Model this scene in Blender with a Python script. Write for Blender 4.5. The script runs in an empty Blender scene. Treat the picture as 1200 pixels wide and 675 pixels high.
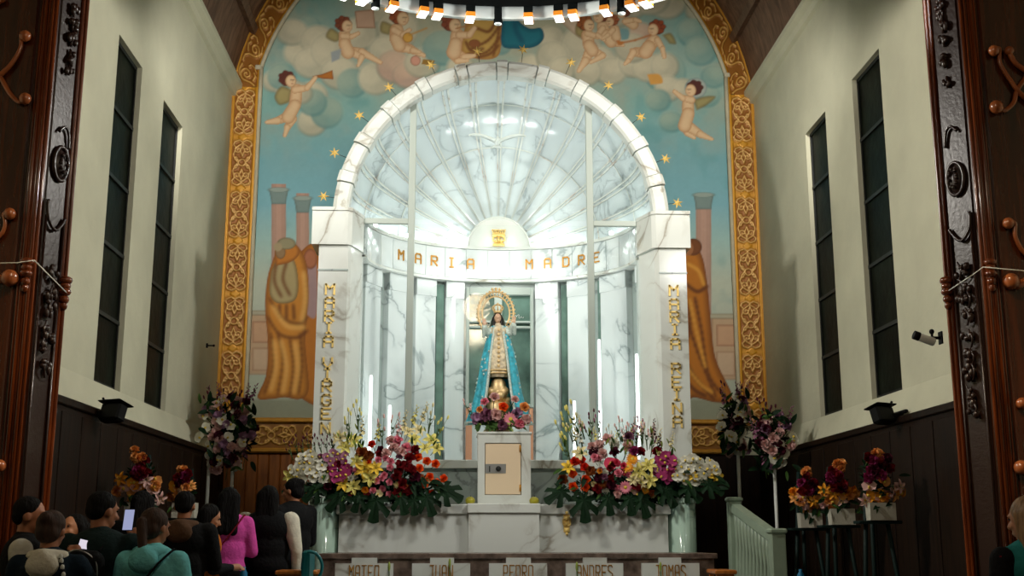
import bpy, math, random
import numpy as np
from mathutils import Vector, Matrix, Euler

# ---------------------------------------------------------------- camera, world, light
SC = bpy.context.scene
COL = SC.collection
F = 1380.0
EYE = 1.5
TH = math.atan(294.5 / F)
PS = math.atan(60 * math.cos(TH) / F)
cam_d = bpy.data.cameras.new('camera')
cam_d.sensor_width = 36
cam_d.lens = F / 1200 * 36
cam_d.clip_end = 200
cam = bpy.data.objects.new('camera', cam_d)
COL.objects.link(cam)
cam.location = (0, 0, EYE)
cam.rotation_euler = (math.pi / 2 + TH, 0, -PS)
SC.camera = cam
SC.view_settings.view_transform = 'Standard'
SC.view_settings.look = 'None'
SC.view_settings.exposure = 0.0
SC.view_settings.gamma = 1.0
SC.view_settings.use_curve_mapping = False

W = bpy.data.worlds.new('world')
SC.world = W
W.use_nodes = True
W.node_tree.nodes['Background'].inputs[0].default_value = (0.55, 0.75, 0.8, 1)
W.node_tree.nodes['Background'].inputs[1].default_value = 0.012


def lamp(name, kind, loc, power, color=(1, 1, 1), size=0.2, target=None, angle=60, blend=0.6, size_y=None):
    d = bpy.data.lights.new(name, kind)
    d.energy = power
    d.color = color
    if kind == 'AREA':
        d.shape = 'RECTANGLE'
        d.size = size
        d.size_y = size_y or size
    else:
        d.shadow_soft_size = size
    if kind == 'SPOT':
        d.spot_size = math.radians(angle)
        d.spot_blend = blend
    o = bpy.data.objects.new(name, d)
    COL.objects.link(o)
    o.location = loc
    if target is not None:
        o.rotation_euler = (Vector(target) - Vector(loc)).to_track_quat('-Z', 'Y').to_euler()
    return o


# added spots with no fixtures, washing the walls, the painted end wall and the altar
lamp('wall_wash_left', 'SPOT', (3.1, 10.0, 6.2), 880, (1, .97, .9), .3, (-3.6, 11.4, 4.8), 112, .9)
lamp('wall_wash_right', 'SPOT', (-2.3, 10.0, 6.2), 880, (1, .95, .86), .3, (4.5, 11.4, 4.8), 112, .9)
lamp('mural_wash_left', 'SPOT', (-2.7, 10.6, 7.4), 760, (1, .96, .88), .25, (-1.4, 17, 6.3), 72, .7)
lamp('mural_wash_right', 'SPOT', (3.5, 10.6, 7.4), 760, (1, .96, .88), .25, (2.4, 17, 6.3), 72, .7)
lamp('altar_wash_left', 'SPOT', (-2.75, 8.4, 6.0), 210, (1, 1, .95), .25, (0.5, 13.6, 3.1), 58, .8)
lamp('altar_wash_right', 'SPOT', (3.75, 8.4, 6.0), 210, (1, 1, .95), .25, (0.6, 13.6, 3.1), 58, .8)
lamp('table_wash', 'SPOT', (0.5, 5.6, 6.8), 1150, (1, .98, .94), .2, (0.5, 11.6, 1.5), 32, .7)  # added to brighten the name plaques and the altar front
lamp('pier_spot_left', 'SPOT', (0.2, 5.2, 7.6), 1900, (1, .78, .52), .25, (-3.5, 8.8, 4.6), 56, .9)  # this pair is added to brighten the carved piers
lamp('pier_spot_right', 'SPOT', (0.4, 5.2, 7.6), 1900, (1, .78, .52), .25, (4.2, 8.8, 4.6), 56, .9)
lamp('nave_pendant', 'POINT', (0.3, 3.6, 6.4), 170, (1, .78, .55), .3)  # added fill for people and flowers, no lamp hangs here
lamp('ring_spot', 'SPOT', (0.3, 6.4, 5.0), 260, (1, .97, .92), .2, (0.3, 11.7, 6.6), 50, .8)  # added to brighten the ring's white band, not one of its lamps
# unseen area light added in the crown behind the arch, brightening the niche
lamp('niche_crown', 'AREA', (0.52, 14.42, 5.35), 12, (1, 1, .98), 1.6, (0.52, 15.1, 3.2), size_y=.25)
# area light added above the niche ledge to brighten the shell from below
lamp('niche_uplight', 'AREA', (0.52, 14.62, 2.48), 14, (1, 1, .99), 3.0, (0.52, 14.8, 5.2), size_y=.12).data.spread = 1.3

# ---------------------------------------------------------------- projection helpers (pixel on a plane of the room)
_F = Vector((math.sin(PS) * math.cos(TH), math.cos(PS) * math.cos(TH), math.sin(TH)))
_R = Vector((math.cos(PS), -math.sin(PS), 0))
_U = Vector((-math.sin(PS) * math.sin(TH), -math.cos(PS) * math.sin(TH), math.cos(TH)))


def ray(px, py):
    return _F + _R * ((px - 600) / F) + _U * ((337.5 - py) / F)


def at(px, py, Y):
    d = ray(px, py)
    return Vector((0, 0, EYE)) + d * (Y / d.y)


def atX(px, py, X):
    d = ray(px, py)
    return Vector((0, 0, EYE)) + d * (X / d.x)


def atZ(px, py, Z):
    d = ray(px, py)
    return Vector((0, 0, EYE)) + d * ((Z - EYE) / d.z)


def S(Y):
    return Y / F * 1.0


def proj(P):
    P = np.asarray(P, dtype=float) - np.array([0, 0, EYE])
    f = P @ np.array(_F)
    return 600 + F * (P @ np.array(_R)) / f, 337.5 - F * (P @ np.array(_U)) / f


# ---------------------------------------------------------------- mesh builder
def lin(c):
    return tuple((x / 12.92 if x <= .04045 else ((x + .055) / 1.055) ** 2.4) for x in c)


def rgb(r, g, b):
    return lin((r / 255, g / 255, b / 255))


class MB:
    def __init__(s):
        s.v = []
        s.f = []
        s.sm = []
        s.mi = []

    def add(s, vs, fs, smooth=False, mi=0, M=None):
        o = len(s.v)
        if M is not None:
            vs = [M @ Vector(v) for v in vs]
        s.v.extend(tuple(v) for v in vs)
        for f in fs:
            s.f.append(tuple(i + o for i in f))
            s.sm.append(smooth)
            s.mi.append(mi)
        return s

    def box(s, x0, x1, y0, y1, z0, z1, mi=0, M=None, bev=0.0):
        if bev <= 0:
            vs = [(x, y, z) for x in (x0, x1) for y in (y0, y1) for z in (z0, z1)]
            fs = [(0, 1, 3, 2), (4, 6, 7, 5), (0, 4, 5, 1), (2, 3, 7, 6), (0, 2, 6, 4), (1, 5, 7, 3)]
            return s.add(vs, fs, False, mi, M)
        b = min(bev, abs(x1 - x0) / 2.1, abs(y1 - y0) / 2.1)
        poly = [(x0 + b, y0), (x1 - b, y0), (x1, y0 + b), (x1, y1 - b), (x1 - b, y1), (x0 + b, y1), (x0, y1 - b), (x0, y0 + b)]
        bz = min(bev, abs(z1 - z0) / 2.1)
        cx, cy = (x0 + x1) / 2, (y0 + y1) / 2
        kx, ky = 1 - b / (abs(x1 - x0) / 2), 1 - b / (abs(y1 - y0) / 2)
        small = [(cx + (x - cx) * kx, cy + (y - cy) * ky) for x, y in poly]
        vs = [(x, y, z0) for x, y in small] + [(x, y, z0 + bz) for x, y in poly] + [(x, y, z1 - bz) for x, y in poly] + [(x, y, z1) for x, y in small]
        fs = [tuple(range(7, -1, -1)), tuple(range(24, 32))]
        for k in range(3):
            for i in range(8):
                j = (i + 1) % 8
                fs.append((k * 8 + i, k * 8 + j, k * 8 + 8 + j, k * 8 + 8 + i))
        return s.add(vs, fs, False, mi, M)

    def prism(s, poly, z0, z1, mi=0, M=None, axis='z', smooth=False):
        n = len(poly)
        if axis == 'z':
            vs = [(x, y, z0) for x, y in poly] + [(x, y, z1) for x, y in poly]
        elif axis == 'y':
            vs = [(x, z0, y) for x, y in poly] + [(x, z1, y) for x, y in poly]
        else:
            vs = [(z0, x, y) for x, y in poly] + [(z1, x, y) for x, y in poly]
        fs = [tuple(range(n - 1, -1, -1)), tuple(range(n, 2 * n))]
        s.add(vs, fs, False, mi, M)
        o = len(s.v) - 2 * n
        for i in range(n):
            j = (i + 1) % n
            s.f.append((o + i, o + j, o + n + j, o + n + i))
            s.sm.append(smooth)
            s.mi.append(mi)
        return s

    def tube(s, pts, r, n=8, mi=0, caps=True, M=None, flat=1.0):
        pts = [Vector(p) for p in pts]
        if not hasattr(r, '__len__'):
            r = [r] * len(pts)
        vs, fs = [], []
        prev = None
        for i, p in enumerate(pts):
            t = (pts[min(i + 1, len(pts) - 1)] - pts[max(i - 1, 0)])
            if t.length < 1e-9:
                t = Vector((0, 0, 1))
            t.normalize()
            if prev is None:
                a = t.orthogonal().normalized()
            else:
                a = (prev - t * prev.dot(t))
                a = a.normalized() if a.length > 1e-6 else t.orthogonal().normalized()
            prev = a
            b = t.cross(a)
            for k in range(n):
                an = 2 * math.pi * k / n
                vs.append(p + (a * math.cos(an) + b * math.sin(an) * flat) * r[i])
        m = len(pts)
        for i in range(m - 1):
            for k in range(n):
                k2 = (k + 1) % n
                fs.append((i * n + k, i * n + k2, (i + 1) * n + k2, (i + 1) * n + k))
        s.add(vs, fs, True, mi, M)
        if caps:
            o = len(s.v) - len(vs)
            s.f.append(tuple(o + k for k in range(n - 1, -1, -1)))
            s.f.append(tuple(o + (m - 1) * n + k for k in range(n)))
            s.sm += [False, False]
            s.mi += [mi, mi]
        return s

    def lathe(s, prof, c=(0, 0, 0), n=24, mi=0, M=None, sx=1, sy=1, smooth=True, caps=True):
        vs, fs = [], []
        for r, z in prof:
            for k in range(n):
                a = 2 * math.pi * k / n
                vs.append((c[0] + r * math.cos(a) * sx, c[1] + r * math.sin(a) * sy, c[2] + z))
        for i in range(len(prof) - 1):
            for k in range(n):
                k2 = (k + 1) % n
                fs.append((i * n + k, i * n + k2, (i + 1) * n + k2, (i + 1) * n + k))
        s.add(vs, fs, smooth, mi, M)
        if not caps:
            return s
        o = len(s.v) - len(vs)
        s.f.append(tuple(o + k for k in range(n - 1, -1, -1)))
        s.f.append(tuple(o + (len(prof) - 1) * n + k for k in range(n)))
        s.sm += [False, False]
        s.mi += [mi, mi]
        return s

    def ball(s, c, r, n=12, m=8, mi=0, M=None):
        if not hasattr(r, '__len__'):
            r = (r, r, r)
        vs = [(c[0], c[1], c[2] - r[2])]
        for i in range(1, m):
            a = -math.pi / 2 + math.pi * i / m
            for k in range(n):
                b = 2 * math.pi * k / n
                vs.append((c[0] + r[0] * math.cos(a) * math.cos(b), c[1] + r[1] * math.cos(a) * math.sin(b), c[2] + r[2] * math.sin(a)))
        vs.append((c[0], c[1], c[2] + r[2]))
        fs = []
        for k in range(n):
            k2 = (k + 1) % n
            fs.append((0, 1 + k2, 1 + k))
            for i in range(m - 2):
                fs.append((1 + i * n + k, 1 + i * n + k2, 1 + (i + 1) * n + k2, 1 + (i + 1) * n + k))
            fs.append((len(vs) - 1, 1 + (m - 2) * n + k, 1 + (m - 2) * n + k2))
        return s.add(vs, fs, True, mi, M)

    def grid(s, P, mi=0, smooth=True, M=None, closed=False):
        n, m = len(P), len(P[0])
        vs = [p for row in P for p in row]
        fs = []
        for i in range(n - 1):
            for j in range(m - 1 if not closed else m):
                j2 = (j + 1) % m
                fs.append((i * m + j, i * m + j2, (i + 1) * m + j2, (i + 1) * m + j))
        return s.add(vs, fs, smooth, mi, M)

    def mesh(s, name, mats):
        me = bpy.data.meshes.new(name)
        me.from_pydata(s.v, [], s.f)
        for m in (mats if isinstance(mats, (list, tuple)) else [mats]):
            me.materials.append(m)
        me.polygons.foreach_set('use_smooth', s.sm)
        me.polygons.foreach_set('material_index', s.mi)
        me.update()
        return me

    def build(s, name, mats, parent=None, **kw):
        o = bpy.data.objects.new(name, s.mesh(name, mats))
        COL.objects.link(o)
        if parent is not None:
            o.parent = parent
        tag(o, **kw)
        return o


def tag(o, label=None, cat=None, group=None, kind=None):
    if label:
        o['label'] = label
    if cat:
        o['category'] = cat
    if group:
        o['group'] = group
    if kind:
        o['kind'] = kind
    return o


def empty(name, loc, label=None, cat=None, group=None, rz=0.0, kind=None):
    o = bpy.data.objects.new(name, None)
    o.empty_display_size = .1
    COL.objects.link(o)
    o.location = loc
    o.rotation_euler = (0, 0, rz)
    return tag(o, label, cat, group, kind)


def inst(name, me, parent, loc=(0, 0, 0), rot=(0, 0, 0), sc=1.0, **kw):
    o = bpy.data.objects.new(name, me)
    COL.objects.link(o)
    o.parent = parent
    o.location = loc
    o.rotation_euler = rot
    o.scale = (sc, sc, sc) if not hasattr(sc, '__len__') else sc
    tag(o, **kw)
    return o


def npmesh(name, P, mat, colors=None, mask=None, parent=None, smooth=True):
    """P (n,m,3) regular grid to a mesh object, optional per-vertex colour and per-cell mask"""
    n, m = P.shape[:2]
    i, j = np.meshgrid(np.arange(n - 1), np.arange(m - 1), indexing='ij')
    a = (i * m + j)
    quads = np.stack([a, a + 1, a + m + 1, a + m], -1)
    if mask is not None:
        quads = quads[mask]
    quads = quads.reshape(-1, 4)
    me = bpy.data.meshes.new(name)
    me.vertices.add(n * m)
    me.vertices.foreach_set('co', P.reshape(-1).astype(np.float32))
    me.loops.add(quads.size)
    me.loops.foreach_set('vertex_index', quads.reshape(-1).astype(np.int32))
    me.polygons.add(len(quads))
    me.polygons.foreach_set('loop_start', (np.arange(len(quads)) * 4).astype(np.int32))
    me.polygons.foreach_set('loop_total', np.full(len(quads), 4, np.int32))
    me.polygons.foreach_set('use_smooth', np.full(len(quads), smooth))
    me.update(calc_edges=True)
    if colors is not None:
        ca = me.color_attributes.new('paint', 'FLOAT_COLOR', 'POINT')
        c4 = np.ones((n * m, 4), np.float32)
        c4[:, :3] = colors.reshape(-1, 3)
        ca.data.foreach_set('color', c4.reshape(-1))
    me.materials.append(mat)
    o = bpy.data.objects.new(name, me)
    COL.objects.link(o)
    if parent is not None:
        o.parent = parent
    return o


# ---------------------------------------------------------------- materials
def mat(name, color, rough=.5, metal=0.0, emit=None, es=0.0, noise=0.0, nscale=8.0, bump=0.0, bscale=40.0, coat=0.0, sss=0.0, stretch=None, spec=None):
    m = bpy.data.materials.new(name)
    m.use_nodes = True
    nt = m.node_tree
    b = nt.nodes['Principled BSDF']
    b.inputs['Base Color'].default_value = (*color, 1)
    b.inputs['Roughness'].default_value = rough
    b.inputs['Metallic'].default_value = metal
    if coat:
        b.inputs['Coat Weight'].default_value = coat
        b.inputs['Coat Roughness'].default_value = .12
    if spec is not None:
        b.inputs['Specular IOR Level'].default_value = spec
    if emit:
        b.inputs['Emission Color'].default_value = (*emit, 1)
        b.inputs['Emission Strength'].default_value = es
    tc = nt.nodes.new('ShaderNodeTexCoord')
    mp = nt.nodes.new('ShaderNodeMapping')
    nt.links.new(tc.outputs['Object'], mp.inputs[0])
    if stretch:
        mp.inputs['Scale'].default_value = stretch
    if noise:
        n = nt.nodes.new('ShaderNodeTexNoise')
        n.inputs['Scale'].default_value = nscale
        n.inputs['Detail'].default_value = 6
        nt.links.new(mp.outputs[0], n.inputs[0])
        r = nt.nodes.new('ShaderNodeValToRGB')
        r.color_ramp.elements[0].position = .3
        r.color_ramp.elements[1].position = .7
        r.color_ramp.elements[0].color = (*[c * (1 - noise) for c in color], 1)
        r.color_ramp.elements[1].color = (*[min(1, c * (1 + noise)) for c in color], 1)
        nt.links.new(n.outputs[0], r.inputs[0])
        nt.links.new(r.outputs[0], b.inputs['Base Color'])
    if bump:
        n2 = nt.nodes.new('ShaderNodeTexNoise')
        n2.inputs['Scale'].default_value = bscale
        n2.inputs['Detail'].default_value = 4
        nt.links.new(mp.outputs[0], n2.inputs[0])
        bp = nt.nodes.new('ShaderNodeBump')
        bp.inputs['Strength'].default_value = bump
        bp.inputs['Distance'].default_value = .02
        nt.links.new(n2.outputs[0], bp.inputs['Height'])
        nt.links.new(bp.outputs[0], b.inputs['Normal'])
    return m


def marble(name, base, vein, rough=.16, scale=1.3, amount=.05, joints=None):
    m = bpy.data.materials.new(name)
    m.use_nodes = True
    nt = m.node_tree
    L = nt.links
    b = nt.nodes['Principled BSDF']
    b.inputs['Roughness'].default_value = rough
    tc = nt.nodes.new('ShaderNodeTexCoord')
    n1 = nt.nodes.new('ShaderNodeTexNoise')
    n1.inputs['Scale'].default_value = scale
    n1.inputs['Detail'].default_value = 7
    n1.inputs['Distortion'].default_value = .8
    L.new(tc.outputs['Object'], n1.inputs[0])
    s1 = nt.nodes.new('ShaderNodeMath')
    s1.operation = 'SUBTRACT'
    s1.inputs[1].default_value = .5
    L.new(n1.outputs[0], s1.inputs[0])
    a1 = nt.nodes.new('ShaderNodeMath')
    a1.operation = 'ABSOLUTE'
    L.new(s1.outputs[0], a1.inputs[0])
    r = nt.nodes.new('ShaderNodeValToRGB')
    r.color_ramp.elements[0].position = 0.0
    r.color_ramp.elements[0].color = (*vein, 1)
    r.color_ramp.elements[1].position = .022
    mid = tuple((x * .8 + y * .2) for x, y in zip(base, vein))
    r.color_ramp.elements[1].color = (*mid, 1)
    e = r.color_ramp.elements.new(amount + .03)
    e.color = (*base, 1)
    L.new(a1.outputs[0], r.inputs[0])
    # large soft clouding that also thins the veins out
    n2 = nt.nodes.new('ShaderNodeTexNoise')
    n2.inputs['Scale'].default_value = scale * .9
    L.new(tc.outputs['Object'], n2.inputs[0])
    r2 = nt.nodes.new('ShaderNodeValToRGB')
    r2.color_ramp.elements[0].position = .42
    r2.color_ramp.elements[1].position = .56
    L.new(n2.outputs[0], r2.inputs[0])
    mx = nt.nodes.new('ShaderNodeMixRGB')
    mx.inputs[1].default_value = (*base, 1)
    L.new(r2.outputs[0], mx.inputs[0])
    L.new(r.outputs[0], mx.inputs[2])
    L.new(mx.outputs[0], b.inputs['Base Color'])
    return m


def wood(name, c1, c2, rough=.3, coat=.6, scale=1.0, bump=.15):
    m = bpy.data.materials.new(name)
    m.use_nodes = True
    nt = m.node_tree
    L = nt.links
    b = nt.nodes['Principled BSDF']
    b.inputs['Roughness'].default_value = rough
    b.inputs['Coat Weight'].default_value = coat
    b.inputs['Coat Roughness'].default_value = .15
    tc = nt.nodes.new('ShaderNodeTexCoord')
    mp = nt.nodes.new('ShaderNodeMapping')
    mp.inputs['Scale'].default_value = (9 * scale, 9 * scale, .7 * scale)
    L.new(tc.outputs['Object'], mp.inputs[0])
    n = nt.nodes.new('ShaderNodeTexNoise')
    n.inputs['Scale'].default_value = 2.2
    n.inputs['Detail'].default_value = 8
    n.inputs['Distortion'].default_value = .6
    L.new(mp.outputs[0], n.inputs[0])
    r = nt.nodes.new('ShaderNodeValToRGB')
    r.color_ramp.elements[0].position = .3
    r.color_ramp.elements[1].position = .72
    r.color_ramp.elements[0].color = (*c1, 1)
    r.color_ramp.elements[1].color = (*c2, 1)
    L.new(n.outputs[0], r.inputs[0])
    L.new(r.outputs[0], b.inputs['Base Color'])
    bp = nt.nodes.new('ShaderNodeBump')
    bp.inputs['Strength'].default_value = bump
    bp.inputs['Distance'].default_value = .01
    L.new(n.outputs[0], bp.inputs['Height'])
    L.new(bp.outputs[0], b.inputs['Normal'])
    return m


def paintmat(name, rough, metal=0.0, bump=0.0):
    m = bpy.data.materials.new(name)
    m.use_nodes = True
    nt = m.node_tree
    b = nt.nodes['Principled BSDF']
    a = nt.nodes.new('ShaderNodeAttribute')
    a.attribute_name = 'paint'
    nt.links.new(a.outputs['Color'], b.inputs['Base Color'])
    b.inputs['Roughness'].default_value = rough
    b.inputs['Metallic'].default_value = metal
    return m


def glass_sheet(name, tint, refl=.08, rough=.02):
    m = bpy.data.materials.new(name)
    m.use_nodes = True
    nt = m.node_tree
    L = nt.links
    nt.nodes.remove(nt.nodes['Principled BSDF'])
    out = nt.nodes['Material Output']
    t = nt.nodes.new('ShaderNodeBsdfTransparent')
    t.inputs[0].default_value = (*tint, 1)
    g = nt.nodes.new('ShaderNodeBsdfGlossy')
    g.inputs['Roughness'].default_value = rough
    fr = nt.nodes.new('ShaderNodeFresnel')
    fr.inputs[0].default_value = 1.45
    ml = nt.nodes.new('ShaderNodeMath')
    ml.operation = 'MULTIPLY'
    ml.inputs[1].default_value = refl * 6
    L.new(fr.outputs[0], ml.inputs[0])
    mx = nt.nodes.new('ShaderNodeMixShader')
    L.new(ml.outputs[0], mx.inputs[0])
    L.new(t.outputs[0], mx.inputs[1])
    L.new(g.outputs[0], mx.inputs[2])
    L.new(mx.outputs[0], out.inputs[0])
    return m


M = {}
M['plaster'] = mat('plaster', rgb(205, 203, 178), .85, noise=.08, nscale=1.5, bump=.25, bscale=9, spec=.2)
M['plaster_white'] = mat('plaster_white', rgb(232, 234, 222), .8, noise=.04, nscale=2, spec=.2)
M['wainscot'] = wood('wainscot_wood', rgb(18, 11, 6), rgb(40, 23, 12), .6, .0)
M['redwood'] = wood('redwood', rgb(66, 28, 10), rgb(140, 66, 24), .25, .9)
M['panelwood'] = wood('panelwood', rgb(44, 18, 7), rgb(92, 42, 16), .22, 1.0)
M['darkwood'] = wood('darkwood', rgb(38, 18, 9), rgb(84, 42, 20), .28, .8)
M['carved'] = mat('carved_wood', rgb(40, 20, 11), .35, coat=.35, bump=.12, bscale=30)
M['scroll'] = wood('scroll_wood', rgb(140, 74, 36), rgb(190, 108, 58), .3, .7)
M['ceil'] = wood('ceiling_wood', rgb(84, 60, 46), rgb(142, 108, 86), .6, .0, .5)
M['ceilrib'] = wood('ceiling_rib', rgb(88, 64, 48), rgb(128, 98, 76), .6, .0, .5)
M['winglass'] = mat('dark_leaded_glass', rgb(15, 20, 13), .4, noise=.8, nscale=2.5, bump=.3, bscale=6, spec=.05)
M['wainscot'].node_tree.nodes['Principled BSDF'].inputs['Specular IOR Level'].default_value = .15
M['iron'] = mat('dark_iron', rgb(16, 20, 18), .5)
M['marble'] = marble('white_marble', rgb(222, 226, 220), rgb(164, 158, 144), .14, 1.2, .05)
M['marble_niche'] = marble('niche_marble', rgb(224, 230, 230), rgb(158, 170, 172), .12, 1.5, .05)
M['marble_dome'] = marble('dome_marble', rgb(214, 224, 227), rgb(172, 184, 188), .14, 1.6, .08)
M['marble_rib'] = marble('rib_marble', rgb(222, 226, 220), rgb(190, 176, 166), .15, 2.0, .06)
M['marble_grey'] = marble('grey_marble', rgb(168, 180, 176), rgb(120, 128, 126), .2, 1.5, .06)
M['marble_green'] = marble('pale_green_marble', rgb(176, 202, 186), rgb(130, 160, 146), .1, 2.5, .06)
M['granite'] = mat('brown_granite', rgb(112, 96, 86), .25, noise=.5, nscale=11, bump=.05)
M['gold'] = mat('gold', rgb(250, 212, 126), .34, .3, noise=.1, nscale=20)
M['oldgold'] = mat('antique_gold', rgb(196, 140, 50), .42, .5, noise=.15, nscale=12)
M['goldpaint'] = paintmat('gilded_relief', .45, .25)
M['mural'] = paintmat('mural_paint', .75)
M['moulding'] = mat('stone_moulding', rgb(196, 186, 158), .7, noise=.1)
M['white'] = mat('white_paint', rgb(232, 236, 230), .35)
M['frame_white'] = mat('white_frame', rgb(178, 188, 180), .35)
M['black'] = mat('black_plastic', rgb(9, 10, 11), .6, spec=.15)
M['ringblack'] = mat('matt_black', rgb(5, 8, 8), .9, spec=.05)
M['ringwhite'] = mat('ring_white', rgb(205, 215, 215), .4)
M['orange_box'] = mat('orange_lacquer', rgb(196, 120, 34), .35)
M['lens'] = mat('lamp_lens', rgb(240, 240, 240), .3, emit=(1, .99, .95), es=2.0)
M['bulb'] = mat('bulb', (1, 1, 1), .3, emit=(.9, 1, .98), es=16)
M['led'] = mat('led_tube', (1, 1, 1), .3, emit=(.92, 1, .97), es=2.4)  # glow of the tubes that imitate reflected streaks
M['cream_door'] = mat('cream_brass_door', rgb(246, 222, 188), .3, .1)
M['steel'] = mat('brushed_steel', rgb(190, 192, 190), .35, .8)
M['pane'] = glass_sheet('clear_pane', (.985, 1, .995), .05)
M['back_pane'] = mat('dark_green_pane', rgb(96, 122, 112), .08, noise=.5, nscale=3)
M['salmon'] = mat('salmon_wood', rgb(214, 150, 116), .5)
M['script'] = mat('white_script', rgb(235, 240, 235), .5)
M['floor'] = mat('floor_stone', rgb(70, 58, 48), .35, noise=.2, nscale=3)
M['rail'] = mat('rail_paint', rgb(150, 168, 148), .45, noise=.08)
M['easel'] = mat('green_easel', rgb(13, 34, 31), .6, spec=.2)
M['basket'] = mat('white_basket', rgb(190, 186, 170), .6, bump=.3, bscale=60)
M['pew'] = wood('pew_wood', rgb(176, 96, 30), rgb(216, 132, 52), .35, .4)
M['teal'] = mat('teal_plastic', rgb(10, 110, 116), .4)
M['blueplastic'] = mat('blue_plastic', rgb(0, 120, 170), .4)

# ================================================================ THE SETTING
YB = 17.0                                   # painted end wall
XL = at(246, 632, YB).x                     # left wall plane
XR = at(905, 632, YB).x                     # right wall plane
XC = (XL + XR) / 2
ZC = at(268, 103, YB).z                     # top of side walls
HW = (XR - XL) / 2
def circ(x1, z1, x2, z2):
    """circle centred on the nave axis through two points: centre height, radius"""
    c = (x1 * x1 + z1 * z1 - x2 * x2 - z2 * z2) / (2 * (z1 - z2))
    return c, math.hypot(x1, z1 - c)


_o = at(315, 0, YB), at(836, 0, YB)
VZ, VR = circ(HW, ZC, (_o[1].x - _o[0].x) / 2, (_o[0].z + _o[1].z) / 2)
Y0R = -3.0


def struct(name, mb, m, **kw):
    return mb.build(name, m, kind='structure', **kw)


YCH = 8.95                                   # chancel opening
struct('floor', MB().box(XL - 2.6, XR + 2.6, Y0R, YB + .3, -.2, 0), M['floor'])
struct('floor_dais', MB().box(XL, XR, 8.9, YB, .002, .30, bev=.02), M['marble_grey'])
struct('wall_back', MB().box(XL - .3, XR + .3, YB + .05, YB + .3, 0, VZ + VR + .4), M['plaster'])

ZW = atX(66, 471, XL).z                     # top of dark panelling
ZS = atX(112, 447, XL).z                    # window sill height


def side_wall(name, X, s, wins):
    """wall slab with real window openings; s=-1 left, +1 right; wins = [(y0,y1,z0,z1)]"""
    mb = MB()
    T = .34
    xa, xb = (X, X + s * T)
    ys = [YCH]
    for (a, b, z0, z1) in wins:
        mb.box(min(xa, xb), max(xa, xb), ys[-1], a, ZS, ZC)
        mb.box(min(xa, xb), max(xa, xb), a, b, z1, ZC)
        ys.append(b)
    mb.box(min(xa, xb), max(xa, xb), ys[-1], YB + .05, ZS, ZC)
    # thicker lower wall whose top slopes out from the sill line
    p = [(X + s * T, 0), (X - s * .10, 0), (X - s * .10, ZW), (X, ZS), (X + s * T, ZS)]
    if s < 0:
        p = p[::-1]
    mb.prism(p, YCH, YB + .05, axis='y')
    struct(name, mb, M['plaster'])


def wy(px, py, X):
    return atX(px, py, X).y


# windows: near jamb / far jamb from the photograph, recessed glass plane
REC = .085
wl = []
for (n, nb, f, zt, zb) in (((138, 37), (112, 447), (167, 78), (138, 37), (112, 447)), ((190, 113), (171, 471), (214, 147), (190, 113), (171, 471))):
    ya = (wy(*n, XL) + wy(*nb, XL)) / 2
    yb = wy(*f, XL)
    wl.append((ya, yb, ZS, (atX(*zt, XL).z)))
wl[1] = (wl[1][0], wl[1][1], ZS, wl[0][3])
wr = []
for (n, nb, f, zt) in (((1031, 55), (1056, 456), (998, 93), (1031, 55)), ((968, 128), (986, 478), (944, 161), (968, 128))):
    ya = (wy(*n, XR) + wy(*nb, XR)) / 2
    yb = wy(*f, XR)
    wr.append((ya, yb, ZS, atX(*zt, XR).z))
wr[1] = (wr[1][0], wr[1][1], ZS, wr[0][3])
print('WIN', wl, wr, XL, XR, ZC, VZ, VR, ZS, ZW)
side_wall('wall_left', XL, -1, wl)
side_wall('wall_right', XR, 1, wr)
k = 0
for X, s, ws in ((XL, -1, wl), (XR, 1, wr)):
    for (a, b, z0, z1) in ws:
        k += 1
        r = empty('window_%d' % k, (X + s * REC, (a + b) / 2, z0), kind='structure')
        w2, h = (b - a) / 2, z1 - z0
        MB().box(-.012, .012, -w2 + .03, w2 - .03, .03, h - .03).build('window_glass', M['winglass'], r)
        fr = MB()
        for q in (-1, 1):
            fr.box(-.03, .03, q * w2 - .03 if q > 0 else -w2, w2 if q > 0 else -w2 + .03, 0, h)
        fr.box(-.03, .03, -w2, w2, 0, .04).box(-.03, .03, -w2, w2, h - .04, h)
        fr.build('window_frame', M['iron'], r)
        for i in range(1, 5):
            MB().box(-.035, .035, -w2, w2, h * i / 5 - .02, h * i / 5 + .02).build('glazing_bar', M['iron'], r)

# wooden panelling of the side walls
for nm, X, s in (('wainscot_left', XL, -1), ('wainscot_right', XR, 1)):
    mb = MB()
    x0, x1 = X - s * .10, X - s * .13
    mb.box(min(x0, x1), max(x0, x1), YCH, YB, 0, ZW)
    y = YCH
    while y < YB - .2:
        mb.box(min(x1, x1 - s * .015), max(x1, x1 - s * .015), y + .02, y + .543, .12, ZW - .1, bev=.004)
        y += .55
    mb.box(min(x0, x1 - s * .03), max(x0, x1 - s * .03), YCH, YB, ZW - .05, ZW + .02, bev=.01)
    struct('trim_' + nm, mb, M['wainscot'])

# cornices
for nm, X, s in (('trim_cornice_left', XL, -1), ('trim_cornice_right', XR, 1)):
    p = [(X, ZC - .16), (X - s * .05, ZC - .14), (X - s * .07, ZC - .06), (X - s * .14, ZC - .02), (X - s * .14, ZC + .05), (X + s * .2, ZC + .05)]
    struct(nm, MB().prism(p if s > 0 else p[::-1], YCH, YB, axis='y'), M['plaster'])

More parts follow.
